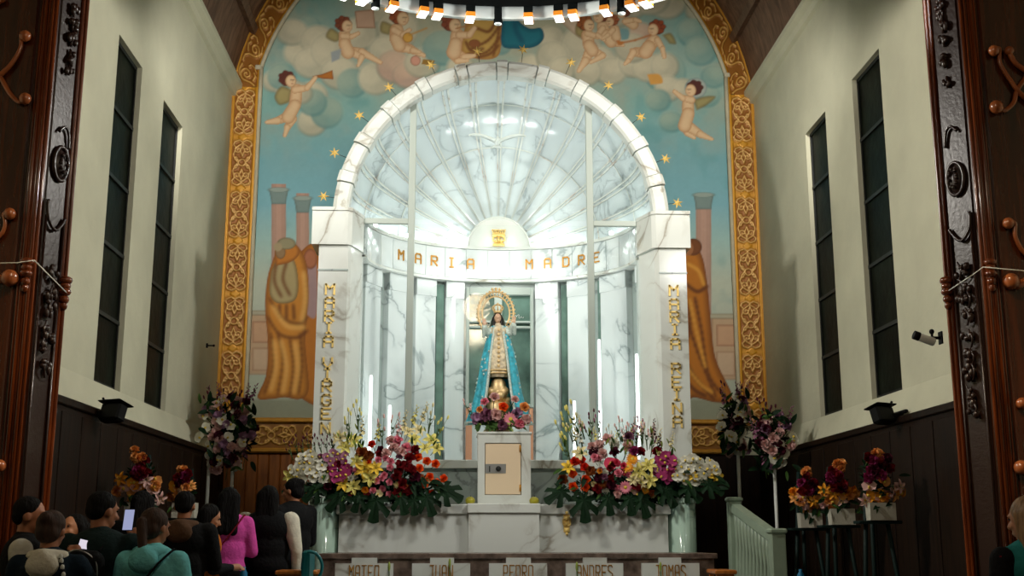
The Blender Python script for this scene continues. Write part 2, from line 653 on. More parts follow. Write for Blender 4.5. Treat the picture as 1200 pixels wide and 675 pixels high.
# barrel vault with transverse ribs and purlins
a0 = math.atan2(ZC - VZ, HW)
mb = MB()
NA = 40
for rr, sgn in ((VR, 1), (VR + .15, -1)):
    P = []
    for i in range(NA + 1):
        a = a0 + (math.pi - 2 * a0) * i / NA
        P.append([(XC + rr * math.cos(a), y, VZ + rr * math.sin(a)) for y in (YCH, YB + .05)])
    mb.grid(P)
struct('ceiling', mb, M['ceil'])
mb = MB()
for yr in (11, 14):
    for i in range(NA):
        aa = [a0 + (math.pi - 2 * a0) * q / NA for q in (i, i + 1)]
        vs = []
        for a in aa:
            for rr in (VR - .07, VR + .02):
                for y in (yr - .12, yr + .12):
                    vs.append((XC + rr * math.cos(a), y, VZ + rr * math.sin(a)))
        mb.add(vs, [(0, 1, 5, 4), (0, 4, 6, 2), (1, 3, 7, 5), (2, 6, 7, 3)])
for i in range(1, 12):
    a = a0 + (math.pi - 2 * a0) * i / 12
    c, sn = math.cos(a), math.sin(a)
    Mx = Matrix.Translation((XC + (VR - .04) * c, 0, VZ + (VR - .04) * sn)) @ Matrix.Rotation(math.pi / 2 - a, 4, 'Y')
    mb.box(-.06, .06, YCH, YB, -.05, .05, M=Mx)
struct('ceiling_ribs', mb, M['ceilrib'])
# nave in front of the chancel: outer walls, flat ceiling and the wall over the chancel opening
ZN = VZ + VR + .6
struct('wall_nave_left', MB().box(XL - 2.6, XL - 2.4, Y0R, 9.2, 0, ZN), M['plaster'])
struct('wall_nave_right', MB().box(XR + 2.4, XR + 2.6, Y0R, 9.2, 0, ZN), M['plaster'])
struct('ceiling_nave', MB().box(XL - 2.6, XR + 2.6, Y0R, 9.2, ZN, ZN + .2), M['ceil'])
mb = MB()
for i in range(NA):
    q = [a0 + (math.pi - 2 * a0) * w / NA for w in (i, i + 1)]
    P_ = [(XC + VR * math.cos(a), VZ + VR * math.sin(a)) for a in q]
    mb.prism([P_[1], P_[0], (P_[0][0], ZN), (P_[1][0], ZN)], 8.8, 8.95, axis='y')
struct('wall_chancel_arch', mb, M['plaster'])

# ---------------------------------------------------------------- gilded border of the painted wall
BW = .385
xin = HW - BW
zsh = (at(297, 81, YB).z + at(852, 88, YB).z) / 2
_i = at(346, 0, YB), at(802, 0, YB)
cz_in, R_in = circ(xin, zsh, (_i[1].x - _i[0].x) / 2, (_i[0].z + _i[1].z) / 2)
print('ARC', VZ, VR, cz_in, R_in, xin, zsh)
zbot = at(283, 497, YB).z


def spiral(cx, cy, r0, a0_, turns, n=26, dirn=1):
    return [(cx + r0 * (1 - .82 * t) * math.cos(a0_ + dirn * turns * 2 * math.pi * t), cy + r0 * (1 - .82 * t) * math.sin(a0_ + dirn * turns * 2 * math.pi * t)) for t in [i / n for i in range(n + 1)]]


MOTL = .80


def motif_lines():
    L = []
    for sx in (-1, 1):
        for q in (0, 1):
            def T(p):
                return [(x * sx, (y if q == 0 else MOTL - y)) for x, y in p]
            L.append(T(spiral(.062, .20, .052, -.5, 1.1)))
            L.append(T([(.10, .17), (.13, .27), (.10, .36), (.05, .40)]))
            L.append(T(spiral(.085, .33, .035, 2.5, 1.0, dirn=-1)))
            L.append(T([(0, .10), (.05, .13), (.10, .17)]))
            L.append(T([(0, .13), (.03, .22), (.0, .30)]))
            L.append(T([(.0, .085), (.055, .05), (.12, .075)]))
            L.append(T([(.12, .075), (.135, .12), (.1, .16)]))
    L.append([(0.05 * math.cos(t * .4), .4 + .05 * math.sin(t * .4)) for t in range(17)])
    return L


def dist_lines(X, Yy, lines):
    d = np.full(X.shape, 9.0)
    for l in lines:
        for (x0, y0), (x1, y1) in zip(l[:-1], l[1:]):
            dx, dy = x1 - x0, y1 - y0
            t = np.clip(((X - x0) * dx + (Yy - y0) * dy) / (dx * dx + dy * dy + 1e-12), 0, 1)
            d = np.minimum(d, np.hypot(X - x0 - t * dx, Yy - y0 - t * dy))
    return d


def relief(t_across, s_along, half, lines, L):
    """height and colour of the gilded relief"""
    d = dist_lines(t_across, np.mod(s_along, L), lines)
    line = np.clip(1 - (d / .014) ** 2, 0, 1)
    sm = np.mod(s_along, L)
    diam = (np.abs(t_across) / .075 + np.minimum(sm, L - sm) / .06) < 1
    edge = np.clip((np.abs(t_across) - (half - .045)) / .01, 0, 1)
    h = np.maximum(line ** .6 * .020, np.maximum(edge * .018, diam * .014))
    ground = np.array(rgb(146, 90, 26))
    pale = np.array(rgb(222, 176, 104))
    flat = np.array(rgb(206, 146, 34))
    near_end = np.clip(1 - np.minimum(sm, L - sm) / .1, 0, 1)
    c = ground[None, None] * (1 - near_end[..., None]) + flat * near_end[..., None]
    c = c * (1 - line[..., None]) + pale * line[..., None]
    k = np.maximum(edge, diam)[..., None]
    c = c * (1 - k) + flat * k
    return h, c


border = empty('gilded_border', (XC, YB, zbot), 'carved gold scrollwork border arching around the whole painted wall', 'border')
ML = motif_lines()
for s in (-1, 1):
    zs = np.arange(zbot, ZC + .001, .0115)
    ts = np.linspace(-BW / 2, BW / 2, 35)
    Zg, Tg = np.meshgrid(zs, ts, indexing='ij')
    h, c = relief(Tg, Zg - ZC + 8 * MOTL, BW / 2, ML, MOTL)
    P = np.stack([(HW - BW / 2 + Tg) * s, 0 * Zg - .05 - h, Zg - zbot], -1)
    npmesh('border_panel', P, M['goldpaint'], c, parent=border)
# the arch: from the outer vault line to the inner arc
LW = []
for q in (0, 1):
    f = (lambda p: [(x, y) for x, y in p]) if q == 0 else (lambda p: [(-x, y + .42) for x, y in p])
    LW.append(f(spiral(.02, .20, .10, -1.6, 1.5, 34)))
    LW.append(f([(.02, .10), (-.06, .08), (-.12, .03), (-.13, -.05)]))
    LW.append(f([(-.13, .30), (-.10, .36), (-.03, .37), (.0, .33)]))
    LW.append(f([(.12, .16), (.145, .24), (.12, .32)]))
    LW.append(f([(-.10, .12), (-.13, .2), (-.10, .26)]))
LWx = LW + [[(x, y + .84) for x, y in l] for l in LW] + [[(x, y - .84) for x, y in l] for l in LW]
for s in (-1, 1):
    N = 460
    P = np.zeros((N, 35, 3))
    Tt = np.zeros((N, 35))
    Ss = np.zeros((N, 35))
    aO0, aI0 = math.atan2(ZC - VZ, HW), math.atan2(zsh - cz_in, xin)
    prev = None
    acc = 0
    for i in range(N):
        t = i / (N - 1)
        ao = aO0 + (math.pi / 2 - aO0) * t
        po = np.array([VR * math.cos(ao), VZ + VR * math.sin(ao)])
        ai = aI0 + (math.pi / 2 - aI0) * max(0, t - .1) / .9
        pi_ = np.array([R_in * math.cos(ai), cz_in + R_in * math.sin(ai)])
        if t < .1:
            pi_ = np.array([xin, ZC + (zsh - ZC) * t / .1])
        mid = (po + pi_) / 2
        if prev is not None:
            acc += np.linalg.norm(mid - prev)
        prev = mid
        wid = np.linalg.norm(po - pi_)
        for j in range(35):
            u = j / 34
            q = pi_ * (1 - u) + po * u
            P[i, j] = (q[0] * s, 0, q[1] - zbot)
            Tt[i, j] = (u - .5) * wid * (BW / wid) ** .5
            Ss[i, j] = acc
    d = dist_lines(Tt, np.mod(Ss, .84), LWx)
    line = np.clip(1 - (d / .02) ** 2, 0, 1)
    u = np.linspace(0, 1, 35)[None, :]
    edge = np.clip((np.abs(u - .5) - .42) / .03, 0, 1) + 0 * d
    h = np.maximum(line ** .6 * .026, edge * .018)
    P[..., 1] = -.05 - h
    ground, pale, flat = (np.array(x) for x in (rgb(150, 94, 24), rgb(216, 166, 86), rgb(204, 146, 36)))
    c = ground * (1 - line[..., None]) + pale * line[..., None]
    c = c * (1 - edge[..., None]) + flat * edge[..., None]
    npmesh('border_arch', P, M['goldpaint'], c, parent=border)
# pale stone fillet inside the gold
for s in (-1, 1):
    pts = [(s * (xin - .03), -.06, z - zbot) for z in np.linspace(zbot, zsh, 12)]
    mb = MB().tube(pts, .032, 8)
    pts2 = []
    for i in range(41):
        ai = aI0 + (math.pi / 2 - aI0) * i / 40
        pts2.append((s * (R_in - .03) * math.cos(ai), -.06, cz_in + (R_in - .03) * math.sin(ai) - zbot))
    mb.tube(pts2, .032, 8)
    mb.box(s * xin - .06, s * xin + .03, -.10, -.02, zsh - zbot - .05, zsh - zbot + .02, bev=.01)
    mb.build('border_fillet', M['moulding'], border)
# bead on the cornerside
for s in (-1, 1):
    MB().box(s * HW - .02 if s > 0 else s * HW, s * HW if s > 0 else s * HW + .02, -.075, -.045, 0, ZC - zbot).build('outer_edge', M['oldgold'], border)

# gilded panels and plank wall under the mural
for s, (pa, pb), lb in ((-1, (285, 372), 'gold carved frieze panel under the left painted figures'), (1, (806, 872), 'gold carved frieze panel under the right painted figure')):
    xa, xb = at(pa, 500, YB - .05).x, at(pb, 500, YB - .05).x
    z1, z0 = at(330, 490, YB).z, at(330, 531, YB).z
    xs = np.arange(xa, xb, .011)
    zs = np.arange(z0 + .06, z1 - .06, .011)
    Xg, Zg = np.meshgrid(xs, zs, indexing='ij')
    hl = [[(a, b + .0) for b, a in l] for l in ML]
    d = dist_lines(np.mod(Xg - xa, MOTL), Zg - (z0 + z1) / 2, hl)
    line = np.clip(1 - (d / .013) ** 2, 0, 1)[..., None]
    c = np.array(rgb(140, 92, 30)) * (1 - line) + np.array(rgb(214, 166, 84)) * line
    r = empty('gilded_frieze', (0, 0, 0), lb, 'panel')
    npmesh('carved_field', np.stack([Xg, YB - .04 - .02 * line[..., 0] ** .6, Zg], -1), M['goldpaint'], c, parent=r)
    for za in (z0, z1 - .07):
        MB().box(xa, xb, YB - .09, YB + .04, za, za + .07, bev=.02).build('gold_rail', M['oldgold'], r)
mb = MB()
xa = XL + .14
while xa < at(372, 560, YB).x + 1.0:
    mb.box(xa, xa + .155, YB - .03, YB + .04, .3, at(330, 531, YB).z - .01, bev=.012)
    xa += .16
struct('trim_plank_wall', mb, wood('amber_planks', rgb(120, 66, 20), rgb(176, 104, 40), .45, .2))
mb = MB().box(at(806, 560, YB).x - .6, XR - .14, YB - .03, YB + .04, .3, at(330, 531, YB).z - .01)
struct('trim_dark_panel', mb, M['wainscot'])

# ---------------------------------------------------------------- the mural
class Painter:
    def __init__(s, U, V):
        s.U, s.V = U, V
        s.C = np.zeros(U.shape + (3,))

    def sel(s, x0, x1, y0, y1):
        cols = np.where((s.V >= y0).any(1) & (s.V <= y1).any(1))[0]
        rows = np.where((s.U >= x0).any(0) & (s.U <= x1).any(0))[0]
        if not len(cols) or not len(rows):
            return None
        return slice(cols[0], cols[-1] + 1), slice(rows[0], rows[-1] + 1)

    def mix(s, sl, a, col):
        a = np.clip(a, 0, 1)[..., None]
        s.C[sl] = s.C[sl] * (1 - a) + np.asarray(col) * a

    def ellipse(s, cx, cy, rx, ry, col, rot=0, soft=1.2, rim=None, rimw=.35, alpha=1, hi=None, hidir=(-.5, -.6)):
        R = max(rx, ry) + 4
        sl = s.sel(cx - R, cx + R, cy - R, cy + R)
        if sl is None:
            return
        x, y = s.U[sl] - cx, s.V[sl] - cy
        c, sn = math.cos(rot), math.sin(rot)
        xr, yr = (x * c + y * sn) / rx, (-x * sn + y * c) / ry
        d = np.hypot(xr, yr)
        col = np.array(col, float)
        colr = np.broadcast_to(col, d.shape + (3,)).copy()
        if hi is not None:
            w = np.clip((xr * hidir[0] + yr * hidir[1]) * .7 + .35, 0, 1)[..., None]
            colr = colr * (1 - w) + np.array(hi) * w
        if rim is not None:
            w = np.clip((d - (1 - rimw)) / rimw, 0, 1)[..., None] ** 1.6
            colr = colr * (1 - w) + np.array(rim) * w
        s.mix(sl, alpha * np.clip((1 - d) * min(rx, ry) / soft + .5, 0, 1), colr)

    def limb(s, pts, rs, col, edge, soft=1.0, hi=None):
        for i in range(len(pts) - 1):
            (x0, y0), (x1, y1) = pts[i], pts[i + 1]
            r0, r1 = rs[i], rs[i + 1]
            R = max(r0, r1) + 3
            sl = s.sel(min(x0, x1) - R, max(x0, x1) + R, min(y0, y1) - R, max(y0, y1) + R)
            if sl is None:
                continue
            x, y = s.U[sl], s.V[sl]
            dx, dy = x1 - x0, y1 - y0
            t = np.clip(((x - x0) * dx + (y - y0) * dy) / (dx * dx + dy * dy + 1e-9), 0, 1)
            d = np.hypot(x - x0 - t * dx, y - y0 - t * dy) / (r0 + (r1 - r0) * t)
            w = (np.clip(d, 0, 1) ** 2.5)[..., None]
            c = np.array(col) * (1 - w) + np.array(edge) * w
            s.mix(sl, np.clip((1 - d) * R / soft + .4, 0, 1), c)

    def poly(s, pts, col, soft=1.0, grad=None, alpha=1):
        xs, ys = [p[0] for p in pts], [p[1] for p in pts]
        sl = s.sel(min(xs) - 2, max(xs) + 2, min(ys) - 2, max(ys) + 2)
        if sl is None:
            return None
        x, y = s.U[sl], s.V[sl]
        ins = np.zeros(x.shape, bool)
        d = np.full(x.shape, 99.0)
        n = len(pts)
        for i in range(n):
            (x0, y0), (x1, y1) = pts[i], pts[(i + 1) % n]
            cond = ((y0 > y) != (y1 > y))
            with np.errstate(divide='ignore', invalid='ignore'):
                xi = (x1 - x0) * (y - y0) / (y1 - y0 + 1e-12) + x0
            ins ^= cond & (x < xi)
            dx, dy = x1 - x0, y1 - y0
            t = np.clip(((x - x0) * dx + (y - y0) * dy) / (dx * dx + dy * dy + 1e-9), 0, 1)
            d = np.minimum(d, np.hypot(x - x0 - t * dx, y - y0 - t * dy))
        sd = np.where(ins, d, -d)
        colr = np.broadcast_to(np.array(col, float), x.shape + (3,)).copy()
        if grad is not None:
            w = np.clip(1 - d / grad[1], 0, 1)[..., None]
            colr = colr * (1 - w) + np.array(grad[0]) * w
        s.mix(sl, alpha * np.clip(sd / soft + .5, 0, 1), colr)

    def stroke(s, pts, w, col, alpha=.8):
        for (x0, y0), (x1, y1) in zip(pts[:-1], pts[1:]):
            sl = s.sel(min(x0, x1) - w - 3, max(x0, x1) + w + 3, min(y0, y1) - w - 3, max(y0, y1) + w + 3)
            if sl is None:
                continue
            x, y = s.U[sl], s.V[sl]
            dx, dy = x1 - x0, y1 - y0
            t = np.clip(((x - x0) * dx + (y - y0) * dy) / (dx * dx + dy * dy + 1e-9), 0, 1)
            d = np.hypot(x - x0 - t * dx, y - y0 - t * dy)
            s.mix(sl, alpha * np.exp(-(d / w) ** 2), col)


def vnoise(U, V, sc, seed):
    rs = np.random.RandomState(seed)
    g = rs.rand(80, 80)
    x, y = U / sc + 20, V / sc + 20
    xi, yi = np.floor(x).astype(int), np.floor(y).astype(int)
    fx, fy = x - xi, y - yi
    fx, fy = fx * fx * (3 - 2 * fx), fy * fy * (3 - 2 * fy)
    a, b = g[xi % 80, yi % 80], g[(xi + 1) % 80, yi % 80]
    c, d = g[xi % 80, (yi + 1) % 80], g[(xi + 1) % 80, (yi + 1) % 80]
    return (a * (1 - fx) + b * fx) * (1 - fy) + (c * (1 - fx) + d * fx) * fy


def spl(pts, n=6):
    out = []
    P = [pts[0]] + list(pts) + [pts[-1]]
    for i in range(1, len(P) - 2):
        for k_ in range(n):
            t = k_ / n
            out.append(tuple(.5 * ((2 * P[i][q]) + (-P[i - 1][q] + P[i + 1][q]) * t + (2 * P[i - 1][q] - 5 * P[i][q] + 4 * P[i + 1][q] - P[i + 2][q]) * t * t + (-P[i - 1][q] + 3 * P[i][q] - 3 * P[i + 1][q] + P[i + 2][q]) * t ** 3) for q in range(len(P[0]))))
    out.append(tuple(pts[-1]))
    return out


def paint_mural():
    step = .0155
    xs = np.arange(-HW + BW - .02, HW - BW + .02, step)
    zs = np.arange(at(330, 491, YB).z, cz_in + R_in, step)
    Zg, Xg = np.meshgrid(zs, xs, indexing='ij')
    P3 = np.stack([Xg + XC, np.full_like(Xg, YB), Zg], -1)
    U, V = proj(P3)
    p = Painter(U, V)
    G = rgb
    # sky
    stops = [(-110, G(60, 140, 142)), (0, G(96, 158, 154)), (60, G(130, 166, 158)), (120, G(130, 172, 164)), (190, G(120, 172, 180)), (240, G(126, 178, 190)), (285, G(160, 192, 186)), (330, G(186, 194, 176)), (420, G(178, 186, 172)), (500, G(160, 170, 156))]
    vv = [a for a, b in stops]
    for ch in range(3):
        p.C[..., ch] = np.interp(V, vv, [b[ch] for a, b in stops])
    n = .5 * vnoise(U, V, 42, 3) + .3 * vnoise(U, V, 17, 4) + .2 * vnoise(U, V, 7, 5)
    w = np.clip((n - .42) * 3, 0, 1) * np.clip((210 - V) / 90, 0, 1)
    p.mix((slice(None), slice(None)), w * .55, G(168, 164, 142))
    n2 = .6 * vnoise(U, V, 30, 9) + .4 * vnoise(U, V, 11, 10)
    p.mix((slice(None), slice(None)), np.clip((n2 - .6) * 3, 0, 1) * .5, G(72, 142, 146))
    # warm glow around the top group
    g = np.exp(-((U - 575) / 170) ** 2 - ((V + 5) / 75) ** 2)
    p.mix((slice(None), slice(None)), g * .75, G(196, 172, 130))
    # cloud puffs
    cream, creamhi = G(194, 184, 156), G(216, 206, 176)
    rimc, rimt = G(112, 124, 110), G(66, 128, 130)
    pink = G(196, 158, 136)
    rs = random.Random(5)
    puffs = []
    for i in range(64):
        x = rs.uniform(305, 850)
        y = rs.uniform(-60, 150)
        if abs(x - 575) < 200 and y > 100:
            continue
        puffs.append((x, y, rs.uniform(10, 24), rs.choice('cccccttp')))
    puffs += [(352, 62, 19, 'c'), (343, 38, 18, 'c'), (372, 48, 20, 'c'), (366, 74, 22, 'c'), (388, 60, 24, 'c'), (398, 86, 22, 'c'), (412, 98, 17, 't'),
              (384, 132, 18, 't'), (366, 120, 16, 't'), (420, 40, 22, 'c'), (440, 92, 20, 'c'), (452, 60, 20, 'c'), (462, 78, 20, 'p'), (478, 88, 18, 'p'), (494, 74, 20, 'c'), (352, 110, 13, 'c'),
              (520, 56, 24, 't'), (540, 80, 16, 'c'), (647, 66, 18, 'c'), (660, 80, 16, 'c'), (700, 74, 22, 'c'), (716, 84, 18, 'c'), (742, 74, 18, 'c'), (760, 80, 20, 'c'), (778, 78, 16, 'c'),
              (688, 84, 16, 'c'), (782, 104, 15, 'c'), (770, 118, 14, 't'), (786, 143, 14, 't'), (800, 104, 12, 'c'), (808, 38, 15, 't'), (820, 60, 18, 't'), (836, 90, 14, 't'), (740, 56, 20, 'c'), (330, 90, 16, 't')]
    for (x, y, r, k_) in puffs:
        c0 = {'c': cream, 't': G(134, 162, 150), 'p': pink}[k_]
        h0 = {'c': creamhi, 't': G(166, 182, 162), 'p': G(214, 182, 154)}[k_]
        ry = r * rs.uniform(.8, 1)
        # dark crescent on the shaded side, then the puff itself set off towards the light
        ang = rs.uniform(.2, 2.2)
        ox, oy = math.cos(ang), math.sin(ang)
        p.ellipse(x + ox * 1.6, y + oy * 1.6, r + .6, ry + .6, rimc if k_ != 't' else rimt, soft=3.5, alpha=.75)
        p.ellipse(x, y, r, ry, c0, soft=5, alpha=.72, hi=h0, hidir=(-ox * 1.1, -oy * 1.1))
        p.ellipse(x - ox * r * .3, y - oy * ry * .3, r * .55, ry * .5, h0, soft=6, alpha=.35)
    # columns and masonry
    def column(x, y0, w_, yb):
        sl = p.sel(x - w_ - 6, x + w_ + 6, y0, yb)
        t = (p.U[sl] - x) / w_
        c = np.array(G(188, 150, 132)) * (1 - np.abs(t)[..., None] * .22) - (np.cos(t * 14) * .012)[..., None]
        p.mix(sl, np.clip((1 - np.abs(t)) * w_ + .5, 0, 1) * np.clip((yb - p.V[sl]) / 40, 0, 1), c)
        p.poly([(x - w_ - 3, y0), (x + w_ + 3, y0), (x + w_ + 1, y0 + 9), (x + w_, y0 + 17), (x - w_, y0 + 17), (x - w_ - 1, y0 + 9)], G(122, 142, 138), grad=(G(92, 112, 110), 2.5))
        p.ellipse(x, y0, w_ + 4, 3, G(150, 164, 156), rim=G(100, 118, 112))
    column(327, 223, 8.5, 400)
    column(355, 233, 7.5, 400)
    column(824, 229, 9, 420)
    for (x0, x1, y0, y1) in ((290, 330, 368, 440), (833, 866, 372, 446)):
        p.poly([(x0, y0), (x1, y0), (x1, y1), (x0, y1)], G(190, 160, 128), grad=(G(160, 124, 94), 3))
        p.poly([(x0 + 6, y0 + 9), (x1 - 5, y0 + 9), (x1 - 5, y0 + 34), (x0 + 6, y0 + 34)], G(196, 156, 122), grad=(G(158, 112, 82), 2.5))
        p.poly([(x0 + 6, y0 + 40), (x1 - 5, y0 + 40), (x1 - 5, y1 - 5), (x0 + 6, y1 - 5)], G(198, 170, 140), grad=(G(164, 124, 94), 2.5))
        p.poly([(x0 - 3, y0 - 4), (x1 + 3, y0 - 4), (x1 + 3, y0 + 2), (x0 - 3, y0 + 2)], G(176, 170, 146), grad=(G(140, 130, 106), 2))
    p.poly([(286, 440), (380, 440), (380, 470), (286, 470)], G(176, 184, 164), soft=6)
    p.poly([(790, 446), (866, 446), (866, 472), (790, 472)], G(172, 178, 160), soft=6)
    p.poly([(286, 468), (868, 468), (868, 495), (286, 495)], G(146, 150, 128), soft=5)
    # robed figures
    og, ogd, ogh = G(204, 134, 44), G(140, 80, 22), G(232, 176, 92)
    br = G(112, 60, 16)
    p.poly(spl([(352, 296), (366, 286), (376, 300), (384, 360), (384, 468), (352, 466), (346, 440), (354, 380), (348, 340)]), G(190, 116, 34), grad=(ogd, 6))
    p.poly(spl([(354, 302), (368, 298), (372, 330), (370, 372), (356, 366)]), G(170, 140, 140), soft=2)
    p.ellipse(364, 304, 8, 12, G(176, 110, 76), rim=G(120, 66, 40))
    p.poly(spl([(322, 300), (334, 286), (350, 290), (360, 312), (362, 350), (358, 400), (362, 455), (352, 468), (334, 466), (318, 468), (302, 466), (312, 440), (314, 400), (311, 360), (314, 325), (322, 300)]), og, grad=(ogd, 7))
    p.poly(spl([(318, 318), (328, 302), (344, 304), (350, 330), (346, 352), (326, 356), (316, 344), (318, 318)]), G(176, 158, 112), grad=(G(128, 104, 60), 4))
    for q in ([(316, 350), (330, 372), (350, 380), (360, 372)], [(314, 372), (328, 392), (348, 396), (360, 388)], [(326, 392), (332, 420), (326, 462)], [(340, 398), (344, 430), (340, 464)], [(352, 392), (354, 430), (350, 462)],
              [(318, 392), (320, 430), (310, 462)], [(324, 310), (322, 330), (330, 348)], [(336, 308), (332, 328), (340, 346)], [(328, 358), (328, 372)], [(336, 358), (336, 374)], [(344, 358), (345, 374)]):
        p.stroke(spl(q), 2.3, br, .5)
    for q in ([(320, 360), (336, 382), (356, 384)], [(330, 400), (336, 430), (332, 460)], [(346, 402), (349, 430), (345, 460)], [(356, 320), (358, 350), (354, 376)], [(322, 400), (324, 430), (318, 458)]):
        p.stroke(spl(q), 3.0, ogh, .5)
    p.poly(spl([(322, 302), (324, 288), (338, 282), (350, 290), (350, 300), (340, 308), (324, 312)]), G(196, 122, 40), grad=(ogd, 4))
    p.ellipse(329, 296, 6, 8, G(150, 120, 84), rim=G(104, 76, 46))
    p.ellipse(336, 286, 11, 7, G(150, 142, 110), rim=G(110, 98, 66))
    p.ellipse(326, 290, 5, 5, G(168, 150, 116))
    # right robed figure
    p.poly(spl([(792, 300), (810, 286), (822, 300), (828, 330), (832, 370), (838, 420), (858, 466), (840, 472), (812, 466), (790, 470), (790, 300)]), G(186, 112, 22), grad=(G(120, 64, 10), 8))
    p.ellipse(812, 290, 10, 10, G(120, 66, 24), rim=G(84, 42, 12))
    p.ellipse(806, 292, 6, 8, G(160, 104, 62))
    for q in ([(800, 330), (816, 342), (828, 336)], [(802, 350), (808, 380), (800, 420)], [(814, 350), (822, 390), (830, 440), (850, 466)], [(806, 380), (820, 420), (838, 464)], [(798, 410), (812, 440), (836, 468)], [(800, 440), (812, 456), (826, 464)]):
        p.stroke(spl(q), 2.2, G(108, 56, 10), .75)
    for q in ([(806, 310), (818, 318), (824, 334)], [(808, 352), (816, 390), (826, 430)], [(800, 362), (802, 390), (798, 410)], [(804, 430), (820, 450), (834, 460)]):
        p.stroke(spl(q), 2.0, G(216, 152, 56), .7)
    # top centre robes
    ye, yed = G(190, 152, 78), G(120, 72, 30)
    p.poly(spl([(500, -60), (590, -80), (606, -40), (592, 0), (588, 36), (584, 66), (560, 70), (540, 60), (545, 30), (540, 0), (510, -20)]), ye, grad=(G(158, 108, 50), 6))
    for q in ([(586, 30), (572, 48), (552, 58)], [(586, 44), (570, 62), (548, 64)], [(584, 54), (574, 64), (560, 68)], [(548, 44), (556, 34), (572, 38), (580, 28)], [(586, 10), (584, 40), (578, 66)], [(546, 50), (552, 60), (566, 58)]):
        p.stroke(spl(q), 1.8, yed, .8)
    p.ellipse(556, 52, 7, 5, G(140, 84, 44), rim=yed)
    p.poly(spl([(596, -70), (620, -60), (606, 0), (606, 22), (620, 34), (634, 34), (637, 46), (626, 56), (604, 58), (588, 54), (588, 30), (592, 0), (584, -40)]), G(22, 108, 122), grad=(G(14, 78, 96), 6))
    p.stroke(spl([(602, 10), (604, 34), (612, 50)]), 3, G(14, 84, 104), .6)
    p.poly(spl([(640, -20), (668, 0), (690, 40), (700, 56), (676, 44), (650, 20), (632, 4)]), G(204, 176, 150), grad=(G(160, 134, 110), 4), alpha=.8)
    # cherubs
    sk, se, hr = G(222, 190, 148), G(186, 134, 90), G(128, 62, 30)
    hd = G(82, 36, 20)

    def cherub(head, hr_, look, torso, tr, limbs, wings=(), hairc=hr, hair=None):
        for wg in wings:
            p.poly(spl(wg), G(158, 142, 84), soft=2.5, grad=(G(112, 98, 50), 4), alpha=.9)
        for l, r_ in limbs[1:]:
            p.limb(l, r_, sk, se)
        p.limb(torso, tr, sk, se)
        p.limb(limbs[0][0], limbs[0][1], sk, se)
        x, y = head
        dx = look
        p.ellipse(x - dx * hr_ * .3, y - hr_ * .25, hr_ * 1.15, hr_ * 1.1, hairc, rim=hd, soft=1)
        for q in range(7):
            a = q * .9
            p.ellipse(x - dx * hr_ * .35 + hr_ * .9 * math.cos(a), y - hr_ * .35 + hr_ * .8 * math.sin(a), hr_ * .4, hr_ * .35, hairc, rim=hd)
        p.ellipse(x + dx * hr_ * .25, y + hr_ * .1, hr_ * .78, hr_ * .9, sk, rim=se, soft=1)
        p.stroke([(x + dx * hr_ * .25, y - hr_ * .05), (x + dx * hr_ * .75, y - hr_ * .05)], .7, G(110, 64, 40), .7)
        p.stroke([(x + dx * hr_ * .35, y + hr_ * .5), (x + dx * hr_ * .6, y + hr_ * .48)], .6, G(170, 80, 60), .7)
        p.stroke([(x + dx * hr_ * .52, y + .0), (x + dx * hr_ * .62, y + hr_ * .25)], .5, se, .7)
    # left trumpeter
    p.poly([(366, 90), (377, 88), (390, 83), (391, 94), (378, 93)], G(176, 106, 34), grad=(G(130, 70, 20), 2))
    cherub((339, 95), 8, 1, [(348, 106), (346, 124), (338, 138)], [7, 7, 8],
           [([(346, 106), (360, 104), (370, 92)], [4.5, 3.6, 2.4]), ([(336, 138), (326, 142), (313, 144)], [6, 4.5, 2.2]), ([(343, 140), (337, 150), (334, 160)], [5.5, 4, 2])],
           wings=[[(342, 106), (330, 102), (322, 114), (328, 124), (340, 120)]], hairc=G(92, 40, 28))
    # cherub with folded knee
    cherub((405, 31), 8, 1, [(404, 42), (404, 52), (408, 62)], [7, 7, 8],
           [([(402, 43), (412, 44), (420, 40)], [4, 3.2, 2.4]), ([(408, 62), (424, 62), (446, 74)], [6.5, 5, 2.4]), ([(412, 62), (424, 68), (420, 78)], [5, 4, 2])],
           wings=[[(398, 40), (388, 34), (382, 44), (392, 50), (398, 48)]], hairc=G(122, 62, 34))
    p.poly([(388, 62), (400, 58), (398, 70), (389, 74)], G(150, 156, 156), soft=2)
    p.poly([(416, 14), (438, 12), (440, 34), (418, 34)], G(186, 152, 126), grad=(G(140, 98, 66), 2))
    # lute player
    cherub((470, 22), 9, 1, [(465, 36), (464, 46), (468, 54)], [8, 7.5, 8],
           [([(462, 36), (472, 42), (480, 36)], [4.5, 3.6, 2.6]), ([(468, 54), (480, 58), (497, 66)], [7, 5.5, 2.4]), ([(470, 56), (484, 60), (492, 62)], [6, 4, 2])],
           wings=[[(460, 30), (448, 26), (446, 38), (456, 42)]], hairc=G(150, 76, 36))
    p.ellipse(478, 45, 6, 6, G(212, 160, 70), rim=G(150, 96, 30))
    p.stroke([(480, 42), (500, 34)], 1.2, G(190, 140, 60))
    p.ellipse(487, 72, 6, 6, G(206, 150, 126), rim=G(150, 90, 66))
    p.poly([(496, 70), (510, 72), (506, 78), (494, 76)], G(150, 112, 44))
    # flute player next to the gold robe
    cherub((531, 30), 9, 1, [(536, 42), (534, 52), (532, 62)], [8, 7.5, 9],
           [([(538, 42), (550, 42), (556, 34)], [4.5, 4, 3]), ([(532, 62), (544, 68), (556, 66)], [7, 4.5, 2.2]), ([(530, 64), (536, 72), (548, 72)], [6, 4, 2])], hairc=G(132, 66, 38))
    p.stroke([(536, 34), (552, 30)], 1.2, G(170, 110, 50))
